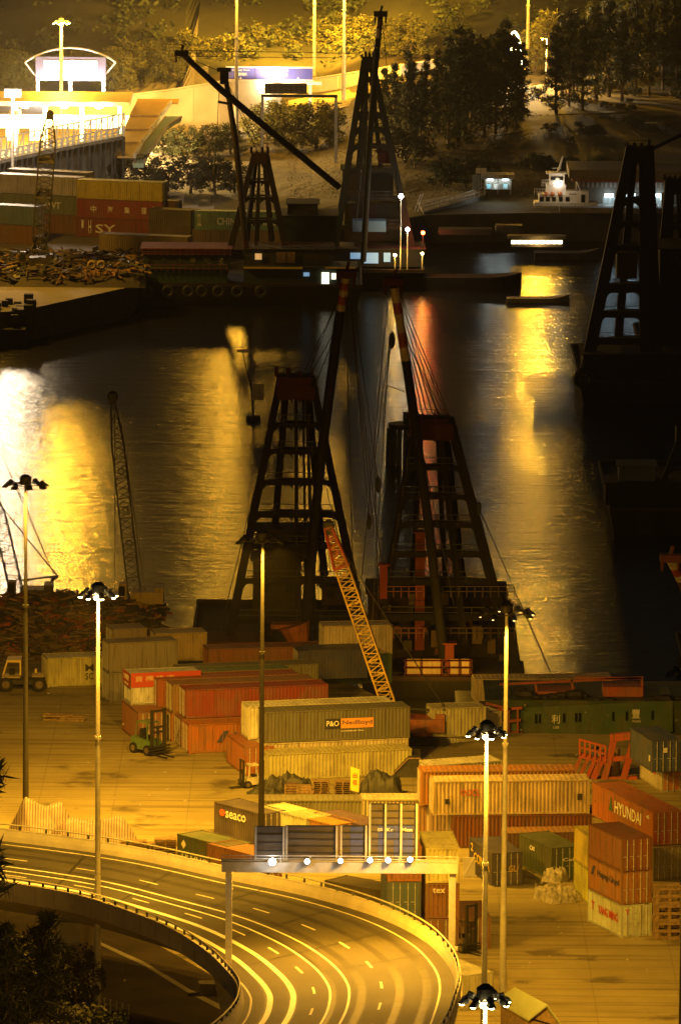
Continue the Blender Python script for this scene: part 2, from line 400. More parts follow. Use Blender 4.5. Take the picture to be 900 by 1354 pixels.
for i in range(9): x = lerp(xl, xr, i / 8); k.bar((x, d0 - .5, ZB + .5), (x, d0 - .5, ZB + 1.0), .05)
part(gt, 'handrail', k, M['galv'])
m_sheet = plain('weathered_aluminium', (.33, .3, .25), .5, .9, .35, metal=.2)
M['alu'] = m_sheet = plain('weathered_aluminium', (.12, .1, .075), .6, .9, .4)
for (xa, xb, yt, nv) in ((336, 377, 1094, 2), (377, 447, 1093, 2), (449, 486, 1093, 2), (487, 553, 1064, 4)):
    a, b_ = W(xa, yt, d0), W(xb, yt, d0); z0 = ZB + .62
    k = MB(); k.box((a.x, d0 + .3, z0), (b_.x, d0 + .36, a.z)); pn = part(gt, 'sign_panel', k, M['alu'])
    k = MB()
    for i in range(nv): x = lerp(a.x + .1, b_.x - .1, i / (nv - 1)); k.bar((x, d0 + .2, z0 - .3), (x, d0 + .2, a.z + .02), .13, .16)
    part(gt, 'stiffener', k, M['galv'])
    k = MB(); n = max(3, int((a.z - z0) / .45))
    for i in range(n + 1): z = lerp(z0, a.z, i / n); k.bar((a.x, d0 + .26, z), (b_.x, d0 + .26, z), .05, .06)
    part(gt, 'stiffener', k, M['dark'])
for xa, ya, xb, yb in ((463, 1095, 480, 1103), (463, 1104, 479, 1135), (500, 1092, 506, 1136), (521, 1092, 527, 1137), (530, 1093, 545, 1137), (510, 1093, 520, 1112)):
    a, b_ = W(xa, ya, d0), W(xb, yb, d0); k = MB(); k.box((a.x, d0 + .285, b_.z), (b_.x, d0 + .298, a.z)); part(gt, 'blue_patch', k, M['clean'], (.05, .07, .3))
for s, xa, xb, y in (('on', 499, 505.5, 1101.5), ('Kc', 511, 519.5, 1101.5), ('Mon', 531, 545, 1101.5)):
    a, b_ = W(xa, y, d0), W(xb, y, d0); ob('lettering', text_mesh(s, b_.x - a.x, .27), gt, Vector((a.x, d0 + .276, a.z)) - gl, color=(.75, .75, .7))
for x, y, P in ((360, 1140, 1), (406, 1139.5, .5), (450, 1139, .45), (489, 1138, .5), (513, 1138, .5), (542, 1137, .6)):
    p = W(x, y, d0 - .9); k = MB(); k.bar((p.x, d0 - .2, p.z - .1), (p.x, d0 - .8, p.z - .05), .06); k.box((p.x - .2, d0 - .8, p.z - .22), (p.x + .2, d0 - .55, p.z + .12))
    f = part(gt, 'floodlight', k, M['dark']); k = MB(); k.ball(p, .16 if P < 1 else .24); part(f, 'lens', k, M['whitelamp'], smooth=True)
    lamp('gantry_lamp', Vector((p.x, d0 + 1.0, ZB - .9)), 4000 * P, (1, .45, .02), 'POINT', .25)
# ------------------------------------------------------------------ shipping containers
_cm = {}
CW = 2.44
def corr(k, p0, dx, n, up, L, pitch=.30, dep=.075):
    """corrugated wall from p0 along dx for L, height up, dents go along n"""
    N = max(2, round(L / pitch)); pitch = L / N; A = []; dx = Vector(dx); n = Vector(n); p0 = Vector(p0)
    for i in range(N):
        for t, dd in ((0, 0), (.36, 0), (.5, 1), (.86, 1)): A.append(p0 + dx * (i + t) * pitch + n * dep * dd)
    A.append(p0 + dx * L); k.ribbon(A, [a + Vector(up) for a in A])
def cmesh(L, H):
    key = (round(L, 2), round(H, 2))
    if key in _cm: return _cm[key]
    k = MB(); hh = (0, 0, H - .26)
    corr(k, (.1, .02, .14), (1, 0, 0), (0, 1, 0), hh, L - .2)
    corr(k, (L - .1, CW - .02, .14), (-1, 0, 0), (0, -1, 0), hh, L - .2)
    corr(k, (L - .03, .1, .14), (0, 1, 0), (-1, 0, 0), hh, CW - .2)
    corr(k, (.1, CW - .1, .14), (0, -1, 0), (1, 0, 0), hh, CW - .2)
    k.box((.06, .06, .1), (L - .06, CW - .06, .14))
    corr(k, (.08, .06, H - .045), (1, 0, 0), (0, 0, 1), (0, CW - .12, 0), L - .16, .42, .02)
    body = k.mesh('body', M['paint'])
    f = MB()
    for x in (0, L - .13):
        for y in (0, CW - .13): f.box((x, y, .12), (x + .13, y + .13, H - .12))
        for y in (-.008, CW - .17):
            for z in (0, H - .118): f.box((x - .008 if x == 0 else x - .04, y, z), (x + .17 if x == 0 else x + .138, y + .178, z + .12))
        f.box((x, .13, H - .13), (x + .13, CW - .13, H - .02)); f.box((x, .13, .02), (x + .13, CW - .13, .16))
    for y in (0, CW - .07): f.box((.13, y, H - .1), (L - .13, y + .07, H - .01)); f.box((.13, y, .03), (L - .13, y + .07, .17))
    frame = f.mesh('frame', M['paint'])
    d = MB(); w = CW / 2 - .145          # a door leaf lying in the plane x=0, hinge at y=0, facing -x
    d.box((-.03, .005, .17), (.02, w - .005, H - .14))
    for i in range(4):
        y = .12 + i * (w - .24) / 3
        if i < 3: d.box((-.05, y, .24), (-.03, y + (w - .24) / 3 - .08, H - .2))
    door = d.mesh('door', M['paint'])
    r = MB(); r.tube((-.085, 0, .1), (-.085, 0, H - .08), .028, n=6)
    for z in (.35, .9, H - .45): r.box((-.09, -.06, z), (-.045, .06, z + .06))
    r.box((-.115, -.02, 1.1), (-.085, .3, 1.14))
    rod = r.mesh('lock_rod', M['galv'])
    _cm[key] = (body, frame, door, rod); return _cm[key]
def container(origin, yaw, L, H, color, label, group=None, near=0, doors='near', text=(), dcol=None, fcol=None):
    body, frame, door, rod = cmesh(L, H)
    mute = .62 if max(color) - min(color) > .2 and color[1] < .35 else .85
    jit = [max(0, min(1, c * mute * random.uniform(.88, 1.1) + .012)) for c in color]
    rt = thing('shipping_container', label, 'container', origin, yaw, group)
    ob('body', body, rt, color=jit); ob('frame', frame, rt, color=fcol or [c * .85 for c in jit])
    de = near if doors == 'near' else 1 - near
    if doors:
        w = CW / 2 - .145
        for s in (0, 1):
            if de == 0: loc = (-.012, .14 if s == 0 else CW - .14 - w, 0); rz = 0
            else: loc = (L + .012, .14 + w if s == 0 else CW - .14, 0); rz = math.pi
            dr = ob('door', door, rt, loc, (0, 0, rz), dcol or jit)
            for q in (.28, .75): ob('lock_rod', rod, dr, (0, w * q, 0))
    for t in text:   # (string, face, u0, v0, width, height, colour)
        s, face, u, v, w_, h_, c = t
        me = text_mesh(s, w_, h_) if s else None
        if me is None:
            k = MB(); k.box((0, -.008, 0), (w_, 0, h_)); me = k.mesh('panel', M['letter'])
        if face == 'side': loc = (u, -.014 if s else -.002, v); rz = 0
        elif near == 0: loc = (-.13 if s else -.115, CW - u, v); rz = -math.pi / 2
        else: loc = (L + (.13 if s else .115), u, v); rz = math.pi / 2
        ob('lettering' if s else 'panel', me, rt, loc, (0, 0, rz), c)
    return rt
def stack(px, py, A, w, L, levels, z=0.0, group=None, d=None, slip=.0):
    """levels bottom to top: dicts with c(olour), l(abel) and options; the anchor pixel is the near bottom corner"""
    c = (G(px, py, z) if d is None else W(px, py, d)); a = R(A)
    if w > 0: org, yaw, near = c, a, 0
    else: org, yaw, near = c + Vector((math.cos(a), math.sin(a), 0)) * L, a + math.pi, 1
    zz = c.z
    for i, q in enumerate(levels):
        H = q.get('H', 2.59); ln = q.get('L', L); o = Vector((org.x, org.y, zz))
        ax = Vector((math.cos(yaw), math.sin(yaw), 0)); s = q.get('s', 0)
        o += ax * (s if near == 0 else (L - ln) + s)
        if q.get('c') is not None:
            container(o, yaw + R(q.get('dy', random.uniform(-.5, .5))), ln, H, q['c'], q['l'], group, near, q.get('doors', 'near'), q.get('t', ()), q.get('dc'), q.get('fc'))
        zz += H + .01
F40, F20 = 12.19, 6.06
CR, OR, BRN, CRM, GRY, GRN, BLU, YEL, RUS, NVY, WHT, DK = (.40, .05, .03), (.62, .22, .03), (.30, .10, .04), (.72, .66, .5), (.33, .34, .32), (.06, .16, .07), (.04, .08, .32), (.75, .58, .05), (.38, .13, .05), (.05, .05, .14), (.75, .73, .68), (.09, .085, .08)
WT = (.82, .8, .74); BK = (.02, .02, .025)
g1 = 'containers stacked in the lamp lit yard'
# --- yard, from the timber corner to the quay
stack(63, 909, 14, 1, F20, [dict(c=(.72, .6, .28), l='yellow beige container with black three letter shipping mark beside the scrap heap', t=(('M', 'side', 3.35, 1.3, .75, .62, BK), ('SC', 'side', 3.35, .55, .75, .6, BK)))], group=g1)
stack(145, 929, 17, 1, F20, [dict(c=GRY, l='grey container with pale door papers under another grey one beside the scrap heap'), dict(c=(.3, .29, .26), l='grey container stacked on a grey one at the foot of the crane boom')], group=g1)
stack(172, 897, 17, 1, F20, [dict(c=None, l='', H=.1)], group=g1)
stack(150, 862, 17, 1, 3.0, [dict(c=(.22, .2, .18), l='short dark container on top of the grey stack beside the crane', H=2.0)], z=3.5, group=g1)
stack(206, 876, 12, 1, 4.6, [dict(c=(.5, .4, .2), l='tan container with a bright flat roof behind the red topped site office')], z=.8, group=g1)
def office():
    c = G(173, 972); a = R(16)
    stack(173, 972, 16, 1, F20, [dict(c=WHT, l='dirty white container under the site office with the red name band', doors='far'),
        dict(c=WHT, l='site office container, white with a red band of Chinese characters on top', doors=None, t=(('', 'side', .0, 1.42, 6.06, 1.25, (.45, .05, .03)), ('', 'end', .0, 1.42, 2.44, 1.25, (.5, .07, .03)), ('貨 櫃 維 修', 'side', .35, 1.9, 3.4, .5, (.6, .4, .25)), ('大 利 隆', 'end', .3, 1.95, 1.8, .5, WT), ('電話', 'end', .5, 1.55, 1.4, .2, WT)))], group=g1)
office()
stack(183, 983, 105, -1, F20, [dict(c=RUS, l='rust orange container standing alone behind the tall mast forklift', t=(('ICIU', 'side', .35, .55, 0.5, .1, WT),))], group=g1)
# hapag rows
bx = Vector((-math.sin(R(15)), math.cos(R(15)), 0)) * 2.62
hp = G(250, 997)
def row(n, lv, shift=0.0, A=15, base=hp, step=2.62):
    p = base + Vector((-math.sin(R(A)), math.cos(R(A)), 0)) * step * n + Vector((math.cos(R(A)), math.sin(R(A)), 0)) * shift
    zz = 0
    for q in lv:
        H = q.get('H', 2.44)
        if q.get('c') is not None: container(Vector((p.x, p.y, zz)) + Vector((math.cos(R(A)), math.sin(R(A)), 0)) * q.get('s', 0), R(A), q.get('L', F40), H, q['c'], q['l'], g1, 0, q.get('doors', 'near'), q.get('t', ()), q.get('dc'), q.get('fc'))
        zz += H + .01
row(0, [dict(c=OR, l='orange container with dark eagle mark and shipping line name, frontmost of its rows', t=(('Hapag-Lloyd', 'side', 3.9, .95, 5.0, .75, NVY), ('◢◤', 'side', 2.35, .85, 1.05, .95, NVY)))])
row(1, [dict(c=RUS, l='rust red container under the bright red one'), dict(c=CR, l='plain bright red container on the second level above the orange one with the eagle', s=.4)])
row(2, [dict(c=(.55, .2, .05), l='orange ended container under a tan one in the third row', s=-.2), dict(c=(.42, .2, .08), l='tan brown container behind the bright red one on the second level', s=-.1)])
row(3, [dict(c=GRN, l='green container at ground level behind the orange row', s=-.6), dict(c=(.4, .13, .05), l='brown container with white door papers between green and tan ones', s=-.8)])
row(4, [dict(c=(.25, .2, .12), l='dark container under the long olive roofed one'), dict(c=(.16, .2, .09), l='green ended container with a long olive roof in the rear row', s=-.9)])
row(6, [dict(c=None, l='', H=2.6), dict(c=(.2, .18, .14), l='grey flat rack container lying behind the olive roofed row', s=3, H=1.6, doors=None)])
# behind: toward barge
stack(275, 897, 12, 1, F40, [dict(c=(.42, .15, .06), l='brown container beside the quay behind the rear row, its roof dusty', doors='far')], z=.5, group=g1)
stack(388, 893, 12, -1, F20, [dict(c=(.06, .08, .2), l='dark blue container beside the quay next to a second blue one')], z=1.0, group=g1)
stack(408, 898, 14, 1, F20, [dict(c=(.05, .07, .17), l='smaller looking blue container with a pale paper close to the green one')], z=1.0, group=g1)
stack(428, 905, 10, 1, F20, [dict(c=GRN, l='dark green container under the cream one close to the barge', doors='near'), dict(c=(.72, .64, .45), l='cream container on the green one close to the derrick barge')], group=g1)
# P&O block
po = G(352, 1033)
def prow(n, lv, shift=0.0): row(n, lv, shift, 14, po, 2.6)
prow(0, [dict(c=(.62, .5, .28), l='tan container with its flank behind the tarpaulin heap', L=F40, H=2.2, doors='far')])
prow(1, [dict(c=(.72, .62, .42), l='cream container with small red lettering under the dark grey one', H=2.59, t=(('Hanjin', 'side', 3.0, 1.9, 1.3, .3, (.5, .06, .03)),), s=.4),
         dict(c=(.15, .14, .125), l='dark grey container with white and orange name plates of a shipping line', s=.5, H=2.59,
              t=(('', 'side', 5.0, 1.0, 1.35, .82, (.02, .02, .04)), ('', 'side', 6.36, 1.0, 2.75, .82, (.75, .33, .08)), ('P&O', 'side', 5.15, 1.2, 1.05, .45, WT), ('Nedlloyd', 'side', 6.5, 1.2, 2.5, .45, NVY), ('container line', 'side', 6.4, .72, 1.9, .14, WT)))])
prow(2, [dict(c=(.5, .42, .3), l='', H=.01) if 0 else dict(c=(.4, .3, .2), l='brown container mostly hidden behind the cream one', s=-.3), dict(c=(.78, .74, .62), l='white topped container behind the dark grey one with name plates', s=-.3, H=2.75)])
stack(323, 1027, 105, -1, F20, [dict(c=(.45, .17, .05), l='small brown orange container beside the white forklift', H=2.4)], group=g1)
# quay side whites
stack(592, 984, 30, 1, 4.0, [dict(c=CRM, l='cream container with dark flank behind the lit mast head', H=2.7)], group=g1)
stack(573, 976, 14, 1, 4.5, [dict(c=(.6, .52, .35), l='cream container peeping out behind the one close to the lit mast', H=2.5)], z=.6, group=g1)
stack(628, 938, 6, 1, F40, [dict(c=(.66, .56, .36), l='long cream container on the deck beyond the green barge wall', H=2.7)], d=591, group=g1)
# orange / blue right edge
stack(862, 1119, 110, -1, F40, [dict(c=OR, l='big orange container with white name and dark triangle on its flank', t=(('HYUNDAI', 'side', 4.6, 1.1, 5.3, .95, WT), ('▲', 'side', 3.4, 1.1, .8, 1.1, (.05, .12, .06)), ('45', 'side', 10.9, 1.9, .6, .3, WT)), dc=(.3, .06, .03), doors='near')], z=2.6, group=g1)
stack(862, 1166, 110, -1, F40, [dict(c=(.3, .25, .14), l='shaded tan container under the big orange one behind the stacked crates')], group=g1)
stack(821, 1241, 112, -1, F20, [dict(c=WHT, l='white container with red shipping name, lowest of the stack of three', H=2.45, t=(('YANG MING', 'side', 1.9, 1.05, 3.5, .62, (.6, .06, .03)), ('T', 'side', .7, 1.1, .55, .62, (.6, .06, .03)), ('Y', 'end', .25, 1.75, .35, .4, (.5, .05, .03)))),
    dict(c=(.6, .25, .06), l='dull orange container with dark lettering, middle of the stack of three', H=2.45, t=(('Hapag-Lloyd', 'side', 1.7, 1.2, 3.9, .6, NVY), ('◢◤', 'side', .5, 1.25, .8, .7, NVY))),
    dict(c=(.4, .13, .05), l='brown red container on top of the stack of three', H=2.45, dc=(.22, .07, .03))], group=g1)
stack(789, 1204, 105, -1, F20, [dict(c=(.8, .66, .1), l='plain yellow container at ground level behind the stack of three'), dict(c=(.82, .68, .12), l='plain yellow container on top of another yellow one')], group=g1)
stack(862, 1022, 105, -1, F20, [dict(c=(.06, .09, .24), l='blue container with a small white square on its end, above the cream one', t=(('', 'end', .9, 1.6, .35, .4, WT), ('', 'side', 5.2, .8, .4, .5, WT)))], z=2.6, group=g1)
stack(875, 1048, 105, -1, F20, [dict(c=CRM, l='cream container with red spots under the blue one', t=(('', 'side', 3.4, 1.1, .8, .3, (.6, .12, .05)),), dc=(.5, .2, .06))], group=g1)
# long cream block
stack(608, 1122, 5, 1, F40, [dict(c=BRN, l='long brown container under the cream one with red letters', s=-.6), dict(c=(.74, .64, .34), l='long cream container with four red letters on its flank', H=2.7, s=-2.1, t=(('OOCL', 'side', 2.1, 1.55, 1.5, .5, (.6, .1, .06)), ('', 'side', .9, .9, .35, .4, BK), ('', 'side', 11.2, 1.1, .4, .5, BK)))], group=g1)
stack(602, 1108, 5, 1, F40, [dict(c=(.45, .3, .25), l='faded pink container behind the long brown one', s=-2.0), dict(c=(.68, .28, .06), l='orange roofed container behind the cream one with red letters', H=2.7, s=-2.7)], group=g1)
stack(569, 1100, 22, 1, F20, [dict(c=(.5, .47, .4), l='pale grey container with yellow tag, lower one beside the faded pink one', t=(('', 'end', 1.2, 1.6, .5, .3, (.7, .6, .2)),), doors=None), dict(c=(.52, .48, .4), l='pale grey container with yellow tag, upper one beside the long cream one', H=2.7, t=(('', 'end', 1.2, 1.7, .5, .3, (.7, .6, .2)),), doors=None)], group=g1)
stack(649, 1173, 105, -1, F20, [dict(c=(.06, .06, .13), l='dark blue container with yellow letters and silver door bars beside the mast', t=(('CONDA', 'side', 1.3, 1.0, 4.2, .75, (.75, .55, .1)), ('2', 'side', .5, 1.7, .6, .6, (.75, .55, .1)), ('GU', 'end', 1.3, 1.1, .75, .5, (.6, .4, .1))))], group=g1)
stack(728, 1166, 112, -1, F20, [dict(c=(.07, .11, .05), l='dark green container with small white mark in front of the long brown one', t=(('CAI', 'side', 2.0, 1.7, .9, .35, WT), ('Cai', 'end', .9, 1.5, .9, .25, WT)))], group=g1)
stack(670, 1141, 8, 1, F40, [dict(c=(.45, .2, .07), l='brown container lying between the dark blue one and the long brown one', H=2.3)], group=g1)
stack(735, 1114, 6, 1, F20, [dict(c=(.6, .4, .16), l='small cream brown container behind the dark green one')], group=g1)
# behind the flyover sign
stack(300, 1164, 130, -1, F20, [dict(c=(.06, .1, .05), l='dark green container with a white diamond mark beyond the flyover parapet', t=(('◆', 'side', .5, 1.55, .6, .7, WT), ('HEUNG-A', 'side', .6, .55, 4.0, .6, WT)))], group=g1)
stack(340, 1177, 130, -1, F20, [dict(c=(.4, .14, .05), l='brown container with a small white arrow next to the dark green one', t=(('◗', 'side', 3.6, 1.3, .35, .5, WT),))], group=g1)
stack(345, 1120, 128, -1, F20, [dict(c=(.075, .06, .1), l='dark purple container with white and red name on its flank', t=(('seaco', 'side', 1.5, 1.55, 2.6, .55, WT), ('●', 'side', .7, 1.6, .7, .55, (.7, .12, .04))))], group=g1)
stack(400, 1100, 2, 1, F40, [dict(c=(.2, .2, .13), l='olive grey container with vertical ribs behind the sign panels', H=2.5, s=-3)], group=g1)
stack(405, 1126, 128, -1, F20, [dict(c=CRM, l='cream roofed container between the purple one and the sign panels')], group=g1)
stack(440, 1135, 128, -1, F20, [dict(c=(.6, .33, .06), l='orange roofed container hidden behind the sign panels')], group=g1)
stack(478, 1135, 128, -1, F20, [dict(c=(.12, .08, .16), l='purple roofed container hidden behind the sign panels')], group=g1)
stack(478, 1100, 3, 1, F20, [dict(c=(.7, .64, .5), l='small white container with ribs under the yellow notice board')], group=g1)
stack(516, 1103, 3, 1, F20, [dict(c=(.5, .3, .18), l='faded red container with a skirt next to the small white one', H=2.3, L=3.2)], group=g1)
stack(511, 1258, 94, -1, F20, [dict(c=(.3, .12, .05), l='brown container at the bottom of the stack nearest the flyover parapet', H=2.5), dict(c=(.07, .11, .16), l='blue grey container with silver door bars in the stack under the gantry beam'), dict(c=(.55, .22, .06), l='orange ribbed container on top of the blue grey one under the gantry beam', doors=None)], group=g1)
stack(562, 1260, 94, -1, F20, [dict(c=(.33, .12, .05), l='brown container with door bars at the bottom of the stack by the gantry post', H=2.5), dict(c=(.4, .14, .05), l='reddish brown container with three white letters beside the gantry post', doors=None, t=(('tex', 'end', .5, 1.9, .9, .38, WT),)), dict(c=(.74, .64, .3), l='cream ribbed container on top of the lettered brown one by the gantry post', doors=None)], group=g1)
stack(632, 974, 25, 1, 2.2, [dict(c=CRM, l='small cream cabin with an orange spot just above the glowing mast head', H=2.0, doors=None, t=(('', 'end', .9, .9, .5, .4, (.6, .3, .05)),))], group=g1)
stack(512, 1225, 140, -1, F20, [dict(c=(.1, .085, .05), l='dark open container with one brown door ajar beyond the parapet')], group=g1)
stack(612, 1337, 120, -1, 7.5, [dict(c=(.78, .7, .45), l='cream container beside the flyover near the green roofed shed', H=2.5)], group=g1)
stack(604, 1256, 95, -1, F20, [dict(c=(.33, .13, .05), l='low brown container peeping over the parapet at the gantry post', H=2.3)], group=g1)
# --- far yard
g2 = 'containers in the far yard by the footbridge'
stack(103, 310, 158, -1, F40, [dict(c=(.42, .18, .06), l='brown container, lowest of the far stack beside the thin crane'), dict(c=(.2, .25, .13), l='green container with white letters in the middle of the far stack', t=(('AWT', 'side', 7.0, .8, 2.6, .9, WT),)), dict(c=(.5, .53, .5), l='pale grey container on top of the far stack beside the thin crane', L=F40)], group=g2)
stack(49, 324, 158, -1, F40, [dict(c=(.32, .15, .06), l='brown container under the blue one at the edge of the far yard'), dict(c=(.16, .24, .42), l='light blue container in the far yard before the green one')], group=g2)
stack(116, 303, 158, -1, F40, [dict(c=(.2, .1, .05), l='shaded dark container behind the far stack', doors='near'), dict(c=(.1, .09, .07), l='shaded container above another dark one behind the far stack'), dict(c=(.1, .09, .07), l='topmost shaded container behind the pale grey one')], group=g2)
stack(212, 317, 163, -1, F40, [dict(c=(.36, .06, .04), l='red container with large white letters at the bottom of the far stack', t=(('SY', 'side', 2.9, .6, 2.9, 1.2, WT), ('H', 'side', 1.9, .5, .4, 1.8, WT), ('I', 'side', .9, 1.2, .3, 1.1, WT))), dict(c=(.45, .07, .05), l='red container with four white characters in the far yard', s=.2, t=(('中', 'side', 2.0, .8, .8, .9, WT), ('海', 'side', 4.4, .8, .8, .9, WT), ('集', 'side', 6.8, .8, .8, .9, WT), ('運', 'side', 9.2, .8, .8, .9, WT), ('P', 'side', 10.9, 1.0, .25, .9, WT))), dict(c=(.68, .48, .06), l='orange yellow container on top of the red pair in the far yard', s=.2)], group=g2)
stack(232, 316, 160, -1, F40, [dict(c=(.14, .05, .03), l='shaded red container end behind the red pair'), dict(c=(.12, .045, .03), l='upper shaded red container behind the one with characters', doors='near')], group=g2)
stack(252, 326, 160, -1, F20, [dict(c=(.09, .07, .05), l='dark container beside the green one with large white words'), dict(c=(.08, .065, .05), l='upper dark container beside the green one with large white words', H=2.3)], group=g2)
stack(248, 347, 165, -1, F40, [dict(c=None, l='', H=.8), dict(c=(.33, .2, .09), l='long brown container with junk on its roof behind the scrap heaps')], group=g2)
stack(374, 331, 176, -1, F40, [dict(c=(.42, .3, .2), l='tan ribbed container under the green one with white words'), dict(c=(.22, .42, .3), l='green container with large white words behind the derrick lighter', s=.3, t=(('CHINA SHIPPING', 'side', 3.0, .75, 8.0, .95, WT), ('CSCL', 'side', .4, .5, .5, 1.7, WT)))], group=g2)
M['pole_unlit'] = plain('unlit_pole_steel', (.05, .045, .038), .6, 2, .3); M['hood'] = plain('glow_mast_hood', (.16, .15, .13), .5, 3, .3)
# ------------------------------------------------------------------ high masts
def mast(bx, by, topy, label, lit, d=None, P=60000, aim=(0, 1), tilt=35, cone=150, thick=.19, n=8, glow=False, ringr=.95, far=False, z0=None, lampoff=(0, -1.5)):
    p = (GT(bx, by) if far else G(bx, by)) if d is None else W(bx, by, d)
    if z0 is not None: p.z = z0
    H = CAMH - (topy - YH) * p.y / FPX - p.z
    rt = thing('lamp_mast', label, 'lamp mast', p)
    k = MB(); zs = [0, .02, .33, .332, .66, .662, 1.0]; rs = [1.3, 1.3, 1.1, 1.0, .85, .78, .55]
    k.pipe([p + Vector((0, 0, H * z)) for z in zs], [thick * r for r in rs], 12)
    for z in (.33, .66): k.tube(p + Vector((0, 0, H * z - .1)), p + Vector((0, 0, H * z + .1)), thick * 1.15, n=12)
    k.box(p + Vector((-.45, -.45, 0)), p + Vector((.45, .45, .3)))
    part(rt, 'pole', k, M['galv'] if lit else M['pole_unlit'], smooth=False)  # darker steel on unlit masts: their dimness is put into the colour
    t = p + Vector((0, 0, H)); k = MB(); k.torus(t, ringr * .8, .05, 'Z', 20, 5)
    for i in range(4): a = i * math.pi / 2 + .3; k.bar(t, t + Vector((math.cos(a), math.sin(a), 0)) * ringr * .8, .07)
    part(rt, 'head_frame', k, M['dark'])
    k = MB(); k.tube(t + Vector((0, 0, .0)), t + Vector((0, 0, .55)), .42, .46, 12); k.tube(t + Vector((0, 0, .55)), t + Vector((0, 0, .75)), .46, .2, 12); part(rt, 'winch_cap', k, M['dark'])
    for i in range(n):
        a = 2 * math.pi * i / n + .25; u = Vector((math.cos(a), math.sin(a), 0)); v = Vector((-u.y, u.x, 0)); c = t + u * ringr
        k = MB(); k.tube(c - u * .25 + Vector((0, 0, .05)), c + u * .05 + Vector((0, 0, .1)), .16, .2, 8)
        k.hexa([c + q for q in (-v * .24 - Vector((0, 0, .2)), u * .45 - v * .22 - Vector((0, 0, .23)), u * .45 + v * .22 - Vector((0, 0, .23)), v * .24 - Vector((0, 0, .2)), -v * .15 + Vector((0, 0, .1)), u * .32 - v * .12 - Vector((0, 0, .02)), u * .32 + v * .12 - Vector((0, 0, .02)), v * .15 + Vector((0, 0, .1)))])
        f = part(rt, 'luminaire', k, M['hood'] if glow else M['dark'])  # paler hoods on glowing heads: light from neighbouring lamps put into the colour
        if lit:
            k = MB(); k.ball(c + u * .3 - Vector((0, 0, .24)), .09 if not glow else .15, 8, 4, (1, 1, .6)); part(f, 'lens', k, M['sodium'] if glow else M['sodium_dim'], smooth=True)
    if glow: k = MB(); k.ball(t - Vector((0, .3, .32)), .3, 10, 6, (1, 1, .6)); part(rt, 'lens', k, M['sodium'], smooth=True)
    if P:
        L = t + Vector((lampoff[0], lampoff[1], -.9)); a = Vector((aim[0], aim[1], 0)).normalized()
        if far and P > 250000: lamp('mast_lamp', t + Vector((0, -1.6, -.9)), P, SOD, 'SPOT', 2.2, t + Vector((0, 6, -5)), 125, .5)
        if far: lamp('mast_lamp', t + Vector((0, -1.6, -.9)), P if P < 250000 else P * .14, SOD, 'POINT', 2.2)
        else:
            for q in (.6, 2.7, 4.8):
                L = t + Vector((1.5 * math.cos(q), 1.5 * math.sin(q), -.7)); lamp('mast_lamp', L, P / 3, SOD, 'SPOT', .25, L + Vector((a.x * math.tan(R(tilt)), a.y * math.tan(R(tilt)), -1)), cone, .7)
    return rt
mast(34, 1112, 642, 'unlit looking tall lamp mast standing behind the curve parapet close to the striped tarpaulins', False, P=86000, tilt=22, cone=142, ringr=1.4, lampoff=(0, 1.4))
mast(129, 1345, 789, 'lamp mast with a glowing head before the flyover, tallest in front of the scrap heap', True, P=70000, tilt=34, cone=148, aim=(-.45, 1), glow=True)
mast(345, 1150, 716, 'lamp mast with dark head seen against the derrick frame, rising behind the sign', False, P=85000, tilt=20, cone=140, ringr=1.6, lampoff=(0, 1.4))
mast(664, 1322, 812, 'lamp mast with dark hoods and one lamp beam towards the water', True, P=26000, ringr=1.6, tilt=10, cone=135, aim=(0, 1))
mast(638, 1480, 975, 'lamp mast with a glowing head in front of the long cream containers', True, P=48000, tilt=35, aim=(.5, 1), cone=140, glow=True)
mast(634, 2019, 1343, 'lamp mast whose lit head shows beside the green roofed shed', True, P=48000, tilt=30, cone=150, glow=True)
mast(150, 2100, 1420, 'lamp mast below the picture edge whose light falls on the corner trees and parapet', True, P=26000, tilt=32, cone=140, aim=(.1, 1))
mast(898, 1700, 892, 'dark lamp mast running along the picture edge beside the blue container', False, P=0, thick=.3)
gm = 'tall lamp masts along the far highway'
mast(81, 182, 22, 'far lamp mast with lit head rising in front of the billboard', True, P=80000, glow=True, far=True, thick=.3, n=6)
for bx_, by_, ty_, P, lb in ((312, 205, -40, 30000, 'far mast standing beside the blue road sign, its head above view'), (415, 112, -60, 330000, 'far mast between the road sign and the derrick frame, its head above view'), (454, 134, -60, 300000, 'far mast next to the big green derrick frame, its head above view'),
                           (697, 96, -50, 23000, 'far mast among dark conifers with pale pole, its head above view'), (562, 72, -90, 0, 'thin far mast above the bright retaining wall')):
    mast(bx_, by_, ty_, lb, bool(P), P=P, aim=(0, -1), tilt=10, far=True, thick=.28, glow=True)
def street_lamp(px, py, ty, label, lit=True, P=9000, arm=1.2, side=1):
    p = GT(px, py); H = CAMH - (ty - YH) * p.y / FPX - p.z; rt = thing('street_lamp', label, 'street lamp', p); t = p + Vector((0, 0, H))
    k = MB(); k.pipe([p, p + Vector((0, 0, H * .8)), t, t + Vector((arm * side, -.3, .1))], [.13, .1, .08, .06], 8); part(rt, 'pole', k, M['galv'])
    k = MB(); e = t + Vector((arm * side, -.3, .1)); k.hexa([e + Vector(q) for q in ((-.3, -.2, -.1), (.5, -.2, -.1), (.5, .2, -.1), (-.3, .2, -.1), (-.2, -.1, .12), (.4, -.1, .05), (.4, .1, .05), (-.2, .1, .12))]); f = part(rt, 'lantern', k, M['dark'])
    if lit:
        k = MB(); k.ball(e + Vector((.1, 0, -.12)), .16, sc=(1, 1, .5)); part(f, 'lens', k, M['sodium'], smooth=True); lamp('street_light', e + Vector((.1, -.2, -.4)), P)
street_lamp(722, 117, 40, 'slim street lamp in front of the bright tree on the grass bank', True, 42000, .8, -1)
